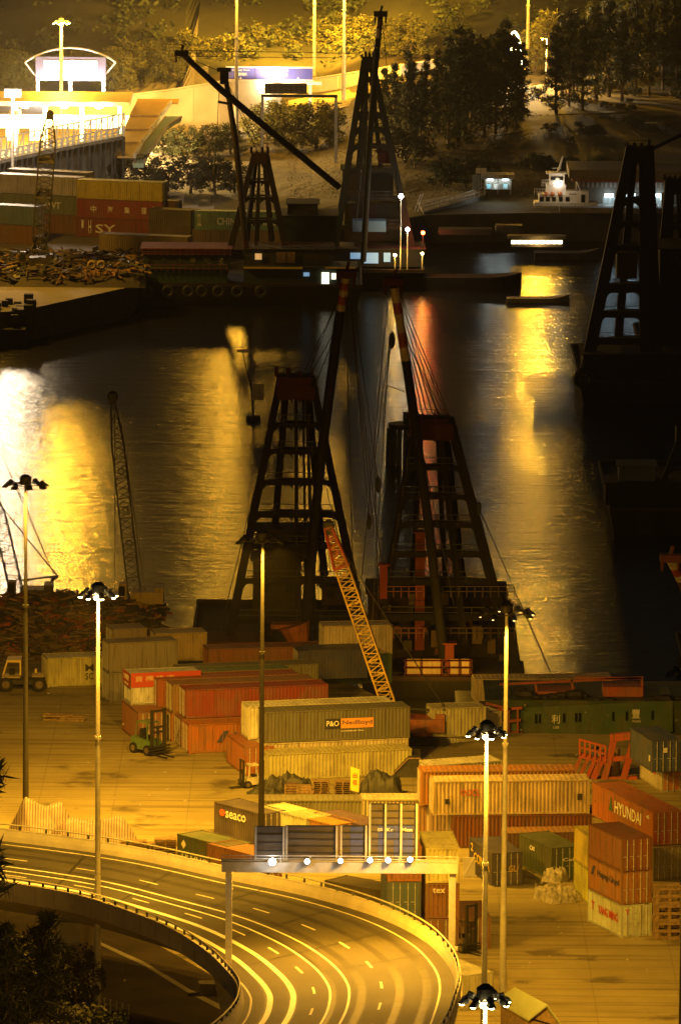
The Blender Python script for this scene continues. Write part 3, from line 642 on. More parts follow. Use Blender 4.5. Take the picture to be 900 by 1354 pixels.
street_lamp(480, 70, 42, 'small double lamp post above the big derrick frame', False)
street_lamp(265, 45, 5, 'small dim street lamp on the dark hillside', False)
street_lamp(838, 60, 5, 'small street lamp on the dark hillside among the conifers', True, 16000, .8, -1)
street_lamp(445, 210, 128, 'thin post at the end of the dark lane signal gantry', False, 0, .3)
# ------------------------------------------------------------------ floating derricks
def P3(q): return W(q[0], q[1], q[2])
def derrick(label, d, legs, rungs, boom, cols=((.09, .05, .04), (.25, .06, .03)), hull=None, houses=(), cables=(), depth=9.0, cat='derrick barge', rear=True, boomd=None, boomw=18, bands=(), name='derrick_barge', col2=None, mat='rusty'):
    base = W(hull[0][0], hull[0][1], d) if hull else W(legs[0][2], legs[0][3], d)
    rt = thing(name, label, cat, (base.x, d, ZW)); pm = d / FPX; c0, c1 = cols
    xs_t = [l[0] for l in legs]; tx = sum(xs_t) / len(xs_t)
    def lg(l, dd, wsc=1): # leg top px, bottom px, width
        k = MB(); a = W(l[0], l[1], dd[0]); b_ = W(l[2], l[3], dd[1])
        if l[5] == 'tube': k.tube(b_, a, l[4] * pm / 2 * 1.1, l[4] * pm / 2 * .9, 12)
        else: k.bar(b_, a, l[4] * pm * 1.1, l[4] * pm * 1.3, l[4] * pm * .85, l[4] * pm)
        part(rt, 'leg', k, M[mat], c0)
    for l in legs: lg(l, (d, d))
    if rear:
        for l in legs: lg((l[0] + (tx - l[0]) * .35, l[1] + 4, l[2] + (tx - l[2]) * .55, l[3] - 12, l[4] * .7, 'box'), (d + 1.5, d + depth))
    def xat(l, y): t = (y - l[1]) / (l[3] - l[1]); return l[0] + (l[2] - l[0]) * t
    for y, th in rungs:
        a, b_ = W(xat(legs[0], y), y, d), W(xat(legs[-1], y), y, d); k = MB(); k.bar(a, b_, th * pm, th * pm * .9)
        xm = [a] + [W(xat(l, y), y, d) for l in legs[1:-1]] + [b_]
        for i, q in enumerate(xm):     # curved gussets under the beam
            g = 5.5 * pm
            for s in ((1,) if i == 0 else (-1,) if i == len(xm) - 1 else (-1, 1)):
                z = q.z - th * pm / 2; off = legs[0][4] * pm * .4
                k.prism([Vector((q.x + s * off, d - .15, z)), Vector((q.x + s * (off + g), d - .15, z)), Vector((q.x + s * (off + g * .45), d - .15, z - g * .35)), Vector((q.x + s * off, d - .15, z - g))], (0, .3, 0))
        part(rt, 'cross_beam', k, M[mat], c1 if y < rungs[0][0] + 12 else c0)
        if rear:
            t = (y - legs[0][1]) / (legs[0][3] - legs[0][1]); dd = lerp(d + 1.5, d + depth, t)
            k = MB(); x0 = xat(legs[0], y); x1 = xat(legs[-1], y); k.bar(W(x0 + (tx - x0) * .5, y - 4, dd), W(x1 + (tx - x1) * .5, y - 4, dd), th * pm * .6)
            for x in (x0, x1): k.bar(W(x, y, d), W(x + (tx - x) * .5, y - 4, dd), th * pm * .5)
            part(rt, 'brace', k, M[mat], c0)
            k = MB(); z = a.z + 1.0; k.bar((a.x, d - .3, z), (b_.x, d - .3, z), .07); k.bar((a.x, d - .3, z - .5), (b_.x, d - .3, z - .5), .06)
            for i in range(5): x = lerp(a.x, b_.x, i / 4); k.bar((x, d - .3, a.z), (x, d - .3, z), .06)
            part(rt, 'handrail', k, M['dark'])
    y, th = rungs[0]; k = MB(); z = W(0, legs[0][1] - 3, d).z; a, b_ = W(legs[0][0] - 3, 0, d).x, W(legs[-1][0] + 3, 0, d).x
    k.box((a, d - .6, W(0, y + 2, d).z), (b_, d + 2.2, z)); k.bar((a, d - .6, z + .9), (b_, d - .6, z + .9), .06)
    for i in range(4): x = lerp(a, b_, i / 3); k.bar((x, d - .6, z), (x, d - .6, z + .9), .06); k.tube((x, d + .4, z), (x, d + .4, z + random.uniform(.3, .9)), .18)
    part(rt, 'head_platform', k, M[mat], c1)
    if boom:
        pts = [W(x, y, dd) for x, y, dd in boom]; k = MB(); k.pipe(pts, [boomw * pm / 2 * s for s in ([1.0] * (len(pts) - 1) + [.8])], 12)
        bm = part(rt, 'boom', k, M[mat], c0)
        for (f0, f1, cc) in bands:
            L = pts[-1] - pts[-2]; k = MB(); k.tube(pts[-2] + L * f0, pts[-2] + L * f1, boomw * pm * .47, n=12); part(bm, 'band', k, M['paint'], cc)
        t = pts[-1]; k = MB(); k.box(t + Vector((-.9, -.7, -.3)), t + Vector((.9, .7, .35))); k.torus(t + Vector((-.7, 0, -.6)), .5, .12, 'X', 12, 5); k.torus(t + Vector((.7, 0, -.6)), .5, .12, 'X', 12, 5); k.bar(t + Vector((0, 0, .3)), t + Vector((.2, 0, 1.1)), .3)
        part(bm, 'boom_head', k, M[mat], c1)
    for q in cables:
        k = MB(); k.tube(W(*q[0]), W(*q[1]), .045 if len(q) < 3 else q[2], n=5); part(rt, 'cable', k, M['cable'])
        if len(q) > 3: k = MB(); k.ball(W(*q[1]), q[3], sc=(.6, .6, 1.6)); part(rt, 'hook_block', k, M['dark'])
    if hull:
        (x0, y0), (x1, y1) = hull; zt = hull_z = W(0, y1, d - 6).z; a, b_ = W(x0, y0, d - 6).x, W(x1, y0, d - 6).x; D = d + 26; k = MB()
        zt = ZW + (1.6 if d < 650 else 2.6); lo = ZW - 1.2
        k.hexa([(a + .8, d - 6, lo), (b_ - .8, d - 6, lo), (b_ - .8, D - 3, lo), (a + .8, D - 3, lo), (a, d - 6.6, zt), (b_, d - 6.6, zt), (b_, D, zt), (a, D, zt)])
        part(rt, 'hull', k, M['tar'], (.012, .01, .009)); k = MB()
        for y in (d - 6.4, D - .2): k.box((a, y, zt), (b_, y + .2, zt + .35))
        for x in (a, b_ - .2): k.box((x, d - 6.2, zt), (x + .2, D - .2, zt + .35))
        part(rt, 'bulwark', k, M['tar'], (.03, .015, .01))
    for h in houses:
        x0, y0, x1, y1, dp, dd, cc = h[:7]; a, b_ = W(x0, y1, dd), W(x1, y0, dd); k = MB(); k.box((a.x, dd, a.z), (b_.x, dd + dp, b_.z)); k.box((a.x - .25, dd - .25, b_.z), (b_.x + .25, dd + dp + .25, b_.z + .12))
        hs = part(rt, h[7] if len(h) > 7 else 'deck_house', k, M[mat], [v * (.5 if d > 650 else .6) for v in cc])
        n = max(1, int((b_.x - a.x) / 1.6))
        for i in range(n):
            if len(h) > 8 and not h[8]: break
            x = lerp(a.x, b_.x, (i + .5) / n); z = a.z + (b_.z - a.z) * .45; k = MB(); k.box((x - .35, dd - .04, z), (x + .35, dd + .02, z + min(.9, (b_.z - a.z) * .35))); part(hs, 'window', k, M['glass'])
    return rt
def rail(rt, a, b_, h=1.0, n=6, mat='paint', c=(.4, .06, .03), w=.06, name='railing'):
    a = Vector(a); b_ = Vector(b_); k = MB(); u = Vector((0, 0, h))
    for s in (1, .55): k.bar(a + u * s, b_ + u * s, w)
    for i in range(n + 1): p = a.lerp(b_, i / n); k.bar(p, p + u, w)
    return part(rt, name, k, M[mat], c)
WHB = (.5, .4, .26); RDB = (.24, .022, .014)
bands = [(.28, .42, WHB), (.42, .58, RDB), (.58, .70, WHB), (.70, .84, RDB), (.84, .93, WHB)]
dA = 616
A_ = derrick('rusty derrick barge with leaning boom nearest the yellow lattice crane, closer to the scrap heap', dA, [(371, 498, 294, 888, 11, 'box'), (391, 510, 392, 868, 4.5, 'box'), (404, 510, 418, 868, 4.5, 'box'), (412, 498, 492, 888, 11, 'box')],
    [(518, 20), (562, 6), (597, 7), (638, 7.5), (680, 9), (722, 8), (768, 8), (820, 9)], [(398, 888, dA - 2), (424, 606, dA - 5), (447, 430, dA - 8), (458, 362, dA - 9)], hull=((250, 905), (470, 868)), cols=((.004, .003, .0025), (.06, .015, .008)), boomw=13, mat='tar',
    houses=((340, 702, 408, 738, 4, dA + 2, (.04, .03, .025)), (334, 742, 398, 818, 5, dA + 3, (.035, .026, .02)), (275, 850, 345, 884, 5, dA - 4, (.14, .05, .025)), (425, 778, 472, 800, 3, dA + 1, (.05, .03, .02)), (310, 836, 360, 872, 4, dA + 8, (.1, .04, .02))),
    cables=[((458, 370, dA - 9), (405, 498, dA)), ((455, 380, dA - 9), (398, 500, dA)), ((452, 420, dA - 8), (408, 500, dA)), ((462, 366, dA - 9), (500, 640, dA - 14), .05, .5), ((460, 366, dA - 9), (488, 690, dA - 14), .05, .45), ((460, 372, dA - 9), (520, 880, dA - 5)), ((430, 640, dA - 5), (488, 880, dA - 5)), ((372, 500, dA), (280, 880, dA)), ((458, 372, dA - 9), (420, 600, dA)), ((444, 440, dA - 8), (412, 520, dA)), ((456, 390, dA - 9), (470, 860, dA - 6)), ((459, 368, dA - 9), (512, 870, dA - 8)), ((376, 500, dA), (300, 860, dA + 16))], bands=bands)
k = MB(); p = W(395, 826, dA - 3); k.pipe([W(398, 880, dA - 3), W(395, 850, dA - 3), W(388, 826, dA - 3)], [.7, .9, 1.5], 10); k.box(W(358, 832, dA - 3), W(402, 822, dA - 1.2)); part(A_, 'winch_pedestal', k, M['rusty'], (.42, .13, .05))
for q in range(14):
    k = MB(); x = random.uniform(255, 350); p = W(x, random.uniform(868, 890), dA - random.uniform(4, 6)); k.ball(p, random.uniform(.4, 1.1), 6, 4, (1, 1, .6)); part(A_, 'net_bale', k, M['rusty'], (.12, .05, .03))
dB = 608
B_ = derrick('derrick barge with vertical cylinder legs and lit deck house beyond the white containers', dB, [(549, 552, 490, 908, 9.5, 'tube'), (580, 560, 614, 850, 8.5, 'box'), (594, 552, 684, 900, 12, 'box')],
    [(570, 24), (619, 6), (657, 7), (694, 8), (733, 8.5), (769, 9), (816, 10)], [(590, 900, dB - 3), (566, 690, dB - 6), (543, 520, dB - 9), (520, 372, dB - 11)], hull=((476, 925), (690, 885)), cols=((.004, .003, .0025), (.06, .013, .008)), boomw=12.5, mat='tar',
    houses=((486, 785, 560, 870, 7, dB + 3, (.045, .026, .02)), (560, 790, 668, 868, 8, dB + 4, (.035, .024, .018)), (548, 705, 562, 860, 1.2, dB + 1, (.3, .06, .03), 'funnel', 0), (588, 852, 600, 888, 1, dB - 4, (.35, .07, .04), 'funnel', 0), (505, 892, 690, 925, 6, dB - 4, (.03, .022, .018)), (502, 748, 512, 792, 1, dB - 1, (.35, .06, .04), 'locker', 0)),
    cables=[((520, 376, dB - 11), (566, 552, dB)), ((523, 380, dB - 11), (573, 552, dB)), ((527, 384, dB - 11), (580, 552, dB)), ((531, 436, dB - 9), (588, 552, dB)), ((529, 400, dB - 10), (592, 552, dB)), ((594, 556, dB), (633, 672, dB - 5), .05, .4), ((633, 672, dB - 5), (730, 895, dB - 18)), ((518, 436, dB - 11), (518, 450, dB - 11), .05, .5), ((516, 440, dB - 11), (495, 610, dB - 12)), ((518, 440, dB - 11), (505, 560, dB - 12)), ((495, 610, dB - 12), (500, 800, dB - 10)), ((526, 380, dB - 11), (598, 560, dB)), ((522, 378, dB - 11), (560, 556, dB)), ((530, 430, dB - 10), (582, 552, dB)), ((518, 400, dB - 11), (488, 880, dB - 8)), ((545, 530, dB - 9), (600, 800, dB - 2)), ((512, 400, dB - 11), (470, 850, dB - 10)), ((540, 520, dB - 9), (508, 508, dB - 9), .06)], bands=[(.06, .2, (.06, .02, .02)), (.25, .42, WHB), (.42, .55, RDB), (.55, .72, WHB), (.72, .82, RDB), (.82, .95, WHB)])
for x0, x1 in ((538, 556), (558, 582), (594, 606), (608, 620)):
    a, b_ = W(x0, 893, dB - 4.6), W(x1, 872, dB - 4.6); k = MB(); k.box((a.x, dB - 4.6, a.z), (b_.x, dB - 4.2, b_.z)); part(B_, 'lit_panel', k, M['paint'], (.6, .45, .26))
for y in (874, 883, 893): rail(B_, W(534, y, dB - 4.8), W(624, y, dB - 4.8), .05, 1, c=(.35, .05, .03), w=.12)
for x in (536, 557, 583, 593, 607, 622): rail(B_, W(x, 894, dB - 4.8), W(x + .6, 894, dB - 4.8), 1.5, 1, c=(.35, .05, .03), w=.12)
lamp('deck_or_fill_lamp', W(580, 868, dB - 10), 1500, SOD, r=.4)
for q in range(26):   # deck clutter
    k = MB(); x = random.uniform(490, 675); p = W(x, random.uniform(800, 880), dB + random.uniform(0, 2.8)); s = random.uniform(.3, 1.0); k.box(p, p + Vector((s, s, s * random.uniform(.6, 2)))); part(B_, 'deck_gear', k, M['rusty'], random.choice([(.14, .04, .025), (.05, .035, .03), (.1, .06, .03)]))
for y in (790, 845): rail(B_, W(585, y, dB - .5), W(680, y, dB - .5), 1.0, 9, c=(.08, .03, .02)); rail(B_, W(500, y, dB - .5), W(560, y, dB - .5), 1.0, 6, c=(.25, .04, .02))
# far derricks at the quay barge
dF = 884
F_ = derrick('far lighter with small dark red frame and two long slanting derrick poles', dF, [(336, 203, 304, 330, 8, 'box'), (343, 206, 338, 330, 4, 'box'), (352, 203, 378, 330, 8, 'box')], [(212, 8), (240, 4), (262, 4), (292, 5)],
    [(448, 247, dF - 3), (360, 175, dF - 8), (292, 118, dF - 12), (240, 70, dF - 15)], hull=((178, 400), (478, 380)), cols=((.010, .006, .005), (.03, .008, .006)), boomw=9, depth=6, mat='tar',
    houses=((190, 334, 302, 362, 6, dF - 4, (.05, .08, .05), 'deck_house', 1), (188, 330, 305, 336, 7, dF - 4.4, (.22, .04, .03), 'deck_house', 0), (198, 356, 300, 376, 5, dF - 5, (.06, .13, .06), 'deck_house', 0), (322, 330, 440, 352, 6, dF - 4, (.07, .08, .06), 'deck_house', 0), (322, 354, 470, 376, 6, dF - 5, (.06, .09, .05), 'deck_house', 0), (372, 286, 445, 320, 8, dF + 4, (.03, .06, .05), 'deck_house', 0), (380, 270, 420, 288, 6, dF + 5, (.04, .04, .04), 'deck_house', 0)),
    cables=[((292, 92, dF - 12), (340, 200, dF)), ((240, 72, dF - 15), (300, 98, dF - 12)), ((240, 74, dF - 15), (448, 76, dF + 4)), ((240, 66, dF - 15), (470, 70, dF + 4)), ((290, 110, dF - 12), (284, 225, dF - 14), .05, .5), ((284, 225, dF - 14), (279, 270, dF - 14)), ((294, 96, dF - 12), (348, 203, dF)), ((262, 95, dF - 13), (440, 238, dF - 3))])
k = MB(); k.pipe([W(326, 335, dF - 3), W(312, 190, dF - 9), W(297, 94, dF - 12)], [.42, .42, .3], 10); bm2 = part(F_, 'boom', k, M['rusty'], (.045, .03, .025))
k = MB(); t = W(296, 92, dF - 12); k.box(t + Vector((-.9, -.4, -.2)), t + Vector((.9, .4, .3))); k.box(t + Vector((-.5, -.4, -1.8)), t + Vector((.6, .4, -.2))); k.bar(W(288, 134, dF - 12), W(304, 137, dF - 12), .3); part(bm2, 'boom_head', k, M['dark'])
for x in (196, 222, 249, 267, 289, 314, 345): k = MB(); p = W(x, 385, dF - 7.1); k.torus(p, .62, .22, 'Y', 16, 6); part(F_, 'tyre_fender', k, M['tarp_d'])
for (x0, y0, x1, y1, mm, dd) in ((337, 335, 346, 343, 'window_w', -4.3), (425, 360, 435, 375, 'window', -5.3), (438, 361, 444, 369, 'window', -5.3), (401, 360, 409, 365, 'window_b', -5.3), (365, 333, 390, 347, 'window_w', -4.3)):
    a, b_ = W(x0, y1, dF + dd), W(x1, y0, dF + dd); k = MB(); k.box((a.x, dF + dd, a.z), (b_.x, dF + dd + .08, b_.z)); k.bar(((a.x + b_.x) / 2, dF + dd - .03, a.z), ((a.x + b_.x) / 2, dF + dd - .03, b_.z), .06)
    part(F_, 'window', k, M[mm]) if x0 != 365 else part(F_, 'curtained_window', k, plain('curtain', (.3, .2, .12), .9, 3))
k = MB(); k.box(W(322, 355, dF - 5.6), W(400, 353, dF - 5.2)); k.box(W(430, 355, dF - 5.6), W(470, 353, dF - 5.2)); part(F_, 'yellow_rail', k, M['clean'], (.7, .5, .06))
for y, x0, x1 in ((338, 188, 305), (360, 190, 300), (330, 322, 440)): rail(F_, W(x0, y, dF - 5.4), W(x1, y, dF - 5.4), 1.0, 14, c=(.25, .04, .03))
dG = 900
Gk = derrick('big green far derrick frame with upright striped boom before the conifers', dG, [(482, 76, 440, 345, 9, 'box'), (486, 84, 470, 345, 5, 'box'), (491, 76, 548, 345, 9, 'box')], [(84, 15), (106, 5), (128, 5), (152, 5), (172, 5), (194, 5), (225, 6), (262, 6), (300, 6)],
    [(480, 345, dG - 4), (489, 180, dG - 8), (497, 80, dG - 11), (503, 18, dG - 12)], hull=((430, 392), (560, 370)), cols=((.006, .010, .009), (.008, .008, .007)), boomw=8, depth=7, mat='tar',
    houses=((452, 225, 520, 262, 6, dG + 3, (.04, .035, .03), 'deck_house', 0), (455, 270, 535, 318, 7, dG + 2, (.035, .035, .035), 'deck_house', 1), (440, 330, 560, 352, 7, dG - 3, (.045, .04, .035), 'deck_house', 0), (500, 200, 522, 216, 3, dG + 2, (.2, .04, .03), 'deck_house', 0)),
    cables=[((503, 20, dG - 12), (492, 76, dG)), ((505, 20, dG - 12), (530, 300, dG - 10)), ((500, 20, dG - 12), (470, 300, dG - 10))], bands=[(.0, .3, (.5, .42, .3)), (.5, .7, (.3, .25, .2)), (.75, .9, (.12, .03, .02))])
for (x0, y0, x1, y1, mm) in ((463, 334, 477, 342, 'window_b'), (481, 334, 500, 348, 'window_b'), (507, 334, 516, 346, 'window_b')):
    a, b_ = W(x0, y1, dG - 3.3), W(x1, y0, dG - 3.3); k = MB(); k.box((a.x, dG - 3.3, a.z), (b_.x, dG - 3.2, b_.z)); part(Gk, 'window', k, M[mm])
k = MB(); a, b_ = W(466, 306, dG - 4), W(510, 292, dG - 4); k.box((a.x, dG - 4, a.z), (b_.x, dG - 1, b_.z)); part(Gk, 'awning', k, M['clean'], (.12, .22, .42))
for (x, y, r, mm, P, c) in ((530, 259, .3, 'whitelamp', 450, (1, .8, .45)), (538.5, 303, .26, 'whitelamp', 350, (1, .8, .45)), (522, 337, .2, 'sodium', 500, SOD), (558, 335, .18, 'sodium', 400, SOD)):
    p = W(x, y, dG - 6); k = MB(); k.ball(p, r, 10, 6); part(Gk, 'deck_or_fill_lamp', k, M[mm], smooth=True); k = MB(); k.tube((p.x, p.y + .2, ZW + 2.6), p + Vector((0, .2, 0)), .07); part(Gk, 'lamp_post', k, M['galv']); lamp('deck_light', p + Vector((0, -.7, .2)), P, c, r=.3)
# dark barges at the picture edge
dR = 795
R_ = derrick('big black derrick barge with tapering frame moored across the water from the white ferry', dR, [(834, 192, 773, 496, 15, 'box'), (850, 196, 852, 490, 13, 'box'), (858, 192, 868, 490, 14, 'box')], [(205, 16), (265, 7), (296, 8), (327, 8), (380, 14), (415, 10), (450, 9)],
    None, hull=((765, 545), (1040, 480)), cols=((.005, .0045, .004), (.02, .008, .005)), depth=8, mat='tar', houses=((770, 470, 900, 520, 8, dR - 3, (.014, .013, .012)), (815, 335, 842, 368, 4, dR + 2, (.09, .04, .02), 'deck_house', 0), (870, 330, 960, 480, 10, dR + 8, (.015, .014, .012))),
    cables=[((840, 200, dR), (950, 480, dR + 12)), ((858, 198, dR), (905, 175, dR + 4), .25), ((790, 470, dR), (772, 500, dR - 5))])
k = MB(); k.torus(W(772, 500, dR - 7.4), .9, .4, 'Y', 14, 6); part(R_, 'tyre_fender', k, M['black'])
R2 = derrick('second black derrick barge at the picture edge behind the first', 815, [(885, 235, 862, 480, 12, 'box'), (900, 235, 930, 480, 12, 'box')], [(248, 10), (300, 7), (330, 8), (370, 8), (410, 8)], None, hull=((850, 500), (1060, 470)), cols=((.004, .004, .003), (.012, .006, .004)), depth=7, mat='tar')
dK = 700
K_ = derrick('black work barge with a grey cabin in the shade at the picture edge', dK, [(905, 560, 868, 660, 6, 'box'), (912, 560, 940, 660, 6, 'box')], [(580, 5), (620, 5)], None, hull=((805, 690), (1040, 660)), cols=((.004, .004, .003), (.006, .004, .003)), depth=5, mat='tar', houses=((818, 617, 866, 640, 4, dK - 2, (.16, .19, .2), 'deck_house', 0), (800, 640, 900, 668, 5, dK - 3, (.02, .018, .016), 'deck_house', 0)), rear=False)
E_ = derrick('barge boom head banded in red and white reaching in at the picture edge', 600, [(935, 760, 915, 900, 12, 'box'), (960, 760, 985, 900, 12, 'box')], [(780, 10), (830, 9)], [(940, 900, 596), (905, 775, 592), (886, 738, 590)], hull=((915, 930), (1100, 900)), cols=((.1, .03, .02), (.2, .04, .03)), boomw=15, bands=[(.1, .45, (.7, .62, .5)), (.45, .7, (.35, .04, .03)), (.7, .95, (.7, .62, .5))], rear=False)
# ------------------------------------------------------------------ lattice cranes
def lattice(k, a, b_, w0, w1, n, r=.045, wmid=None, face=(0, 1, 0)):
    a = Vector(a); b_ = Vector(b_); t = (b_ - a).normalized(); x = t.cross(Vector(face)).normalized(); y = x.cross(t)
    def cor(f):
        w = (wmid if wmid else max(w0, w1)); ww = lerp(w0, w, f / .12) if f < .12 else (w if f < .8 else lerp(w, w1, (f - .8) / .2)) if wmid else lerp(w0, w1, f)
        c = a.lerp(b_, f); return [c + x * ww / 2 * sx + y * ww / 2 * sy for sx, sy in ((-1, -1), (1, -1), (1, 1), (-1, 1))]
    C = [cor(i / n) for i in range(n + 1)]
    for i in range(n):
        for j in range(4):
            k.bar(C[i][j], C[i + 1][j], r * 1.7); q = (j + 1) % 4
            k.bar(C[i][j if i % 2 else q], C[i + 1][q if i % 2 else j], r)
            if i % 3 == 0: k.bar(C[i][j], C[i][q], r)
    for q in (0, n): 
        for j in range(4): k.bar(C[q][j], C[q][(j + 1) % 4], r * 2)
def crawler(label, foot, tip, body, w0, wmid, w1, n, color, bcol, cabcol=None, r=.05, segs=None, ropes=(), mast=None, tracks=True, rz=0):
    """a lattice boom crane on crawler tracks; foot/tip world points of the boom, body the world point under the house"""
    rt = thing('lattice_crane', label, 'crane', body); b = Vector(body)
    if tracks:
        for s in (-1, 1): k = MB(); k.box(b + Vector((-1.9, s * 1.3 - .35, -.4)), b + Vector((1.9, s * 1.3 + .35, .7))); part(rt, 'track', k, M['black'])
    k = MB(); k.box(b + Vector((-1.3, -1.3, 1.1)), b + Vector((1.7, 1.3, 2.2))); k.box(b + Vector((.9, -1.1, 2.2)), b + Vector((1.7, 1.1, 2.6))); k.tube(b + Vector((0, 0, .7)), b + Vector((0, 0, 1.1)), 1.0, n=14); part(rt, 'house', k, M['paint'], bcol)
    k = MB(); k.hexa([b + Vector(q) for q in ((-2.7, -1.5, 1.2), (-1.7, -1.5, 1.2), (-1.7, -.3, 1.2), (-2.7, -.3, 1.2), (-2.4, -1.45, 3.0), (-1.7, -1.45, 3.0), (-1.7, -.35, 3.0), (-2.4, -.35, 3.0))]); cb = part(rt, 'cab', k, M['paint'], cabcol or bcol)
    k = MB(); k.box(b + Vector((-2.45, -1.52, 1.9)), b + Vector((-1.85, -1.48, 2.8))); part(cb, 'window', k, M['glass'])
    k = MB(); lattice(k, foot, tip, w0, w1, n, r, wmid); bm = part(rt, 'boom', k, M['paint' if color[0] > .2 else 'rusty'], color)
    if segs:
        for f0, f1, cc in segs:
            k = MB(); a, c = Vector(foot).lerp(Vector(tip), f0), Vector(foot).lerp(Vector(tip), f1); lattice(k, a, c, wmid * 1.06, w1 * 1.15, max(3, int(n * (f1 - f0))), r * 1.3); part(bm, 'boom_section', k, M['paint'], cc)
    k = MB(); t = Vector(tip); k.box(t + Vector((-.35, -.4, -.5)), t + Vector((.35, .4, .5))); k.torus(t + Vector((0, 0, .2)), .4, .12, 'Y', 12, 5); part(bm, 'boom_head', k, M['dark'])
    if mast:
        k = MB(); m0 = b + Vector((1.6, 0, 3.0)); mt = Vector(mast); k.bar(m0 + Vector((0, -.8, 0)), mt, .22); k.bar(m0 + Vector((0, .8, 0)), mt, .22); k.bar(b + Vector((-1.2, 0, 2.9)), mt, .16); part(rt, 'gantry', k, M['dark'])
        for s in (-.2, .2): k = MB(); k.tube(mt + Vector((0, s, 0)), t + Vector((0, s, 0)), .035, n=5); part(rt, 'pendant_rope', k, M['cable'])
    for a, c in ropes: k = MB(); k.tube(a, c, .035, n=5); part(rt, 'hoist_rope', k, M['cable'])
    return rt
d = 560; f = W(540, 1003, d)
crawler('yellow lattice boom crane with red boom ends leaning over the dark grey container', W(532, 985, d), W(434, 698, d + 2), Vector((W(560, 1000, d).x, d, 0)), .7, 1.15, .55, 46, (.75, .5, .1), (.3, .06, .03), r=.075, segs=[(0, .17, (.35, .05, .03)), (.82, 1.0, (.38, .05, .03))],
        mast=W(590, 940, d), ropes=[(W(434, 700, d + 2), W(436, 760, d + 1))])
d = 622
rc = crawler('tall thin lattice crane with circular brackets behind the grey containers', W(184, 842, d), W(149, 527, d + 3), Vector((W(192, 850, d).x, d, 0)), .7, 1.15, .35, 36, (.02, .017, .014), (.4, .28, .07), r=.045, ropes=[(W(152, 545, d), W(152, 785, d)), (W(160, 560, d), W(195, 800, d))])
for fq in (.4, .54, .7): k = MB(); k.torus(W(149, 527, d + 3).lerp(W(184, 842, d), 1 - fq) + Vector((.1, -.7, 0)), .26, .05, 'Y', 12, 5); part(rc, 'bracket_ring', k, M['dark'])
d = 624
b_ = W(46, 808, d)
crawler('dark lattice crane on top of the scrap heap at the picture edge', W(24, 792, d), W(-6, 660, d + 4), b_, .7, 1.2, .6, 18, (.015, .013, .012), (.03, .022, .016), r=.045, mast=W(76, 762, d), ropes=[(W(72, 762, d), W(24, 645, d)), (W(2, 600, d), W(60, 735, d))])
d = 878
crawler('thin black lattice crane standing in the far yard before the container stacks', W(52, 335, d), W(66, 152, d + 2), Vector((W(52, 345, d).x, d, 0)), 1.0, 2.0, .7, 26, (.012, .011, .01), (.02, .018, .015), r=.09, segs=[(.02, .12, (.03, .03, .03)), (.4, .47, (.03, .03, .03)), (.66, .7, (.03, .03, .03))])
# ------------------------------------------------------------------ boats
def hullmb(L, Wd, H, c, yaw=0, bow=.28):
    k = MB(); n = 10; rows = []
    for i in range(n + 1):
        t = i / n; x = -L / 2 + L * t; w = Wd / 2 * (1 if t < 1 - bow else math.cos((t - 1 + bow) / bow * math.pi / 2) ** .8 if t < 1 else .02); zt = H + (.5 * ((t - .6) / .4) ** 2 if t > .6 else 0)
        rows.append([Vector((x, -w * .85, -.8)), Vector((x, -w, zt)), Vector((x, w, zt)), Vector((x, w * .85, -.8))])
    Mx = Matrix.Translation(c) @ Matrix.Rotation(yaw, 4, 'Z'); vs = [Mx @ p for r_ in rows for p in r_]; fs = []
    for i in range(n):
        for j in range(3): fs.append((i * 4 + j, (i + 1) * 4 + j, (i + 1) * 4 + j + 1, i * 4 + j + 1))
    fs += [(0, 1, 2, 3), (n * 4 + 3, n * 4 + 2, n * 4 + 1, n * 4)]; k.add(vs, fs); return k
def boxp(rt, name, x0, y0, x1, y1, d, dp, mat, c=None):
    a, b_ = W(x0, y1, d), W(x1, y0, d); k = MB(); k.box((a.x, d, a.z), (b_.x, d + dp, b_.z)); return part(rt, name, k, M[mat], c)
d = 930; c = W(750, 275, d); c.z = ZW
fe = thing('ferry', 'white two deck passenger ferry with raking mast moored beside the pier', 'ferry', c)
part(fe, 'hull', hullmb(8.9, 3.2, 1.0, Vector((c.x, d + 1, ZW)), 0), M['paint'], (.05, .05, .055))
boxp(fe, 'gunwale', 706, 268, 790, 272, d - .8, 3.2, 'white')
cbn = boxp(fe, 'main_deck', 712, 257, 768, 270, d - .4, 2.6, 'white'); 
for x in (716, 724, 732, 741, 750): boxp(fe, 'window', x - 2.6, 260, x + 2.6, 266, d - .46, .1, 'glass')
boxp(fe, 'wheelhouse', 748, 253, 778, 270, d - .3, 2.4, 'white'); boxp(fe, 'window', 752, 256, 762, 262, d - .36, .1, 'glass'); boxp(fe, 'window', 766, 257, 773, 268, d - .36, .1, 'glass')
boxp(fe, 'upper_deck', 722, 244, 748, 257, d, 2.0, 'white'); boxp(fe, 'bridge', 726, 230, 746, 244, d + .2, 1.6, 'white'); boxp(fe, 'window', 728, 233, 744, 238, d + .14, .1, 'glass'); boxp(fe, 'bridge_roof', 722, 228, 749, 230, d - .1, 2.2, 'white')
for x in (722, 730, 740): k = MB(); k.ball(W(x, 256, d - .5), .32); part(fe, 'life_raft', k, M['clean'], (.6, .2, .08))
k = MB(); k.pipe([W(737, 229, d + .6), W(744, 206, d + .6)], [.2, .1], 8); k.bar(W(730, 222, d + .6), W(742, 222, d + .6), .1); k.bar(W(762, 240, d), W(768, 255, d), .12); part(fe, 'mast', k, M['white'])
lamp('ferry_fill_lamp', W(738, 243, d - 2.2), 150, (1, .75, .45), r=.3); k = MB(); k.ball(W(738, 242.5, d - .2), .16); part(fe, 'deck_or_fill_lamp', k, M['whitelamp'])  # lamp and light added to brighten the white ferry, no known source
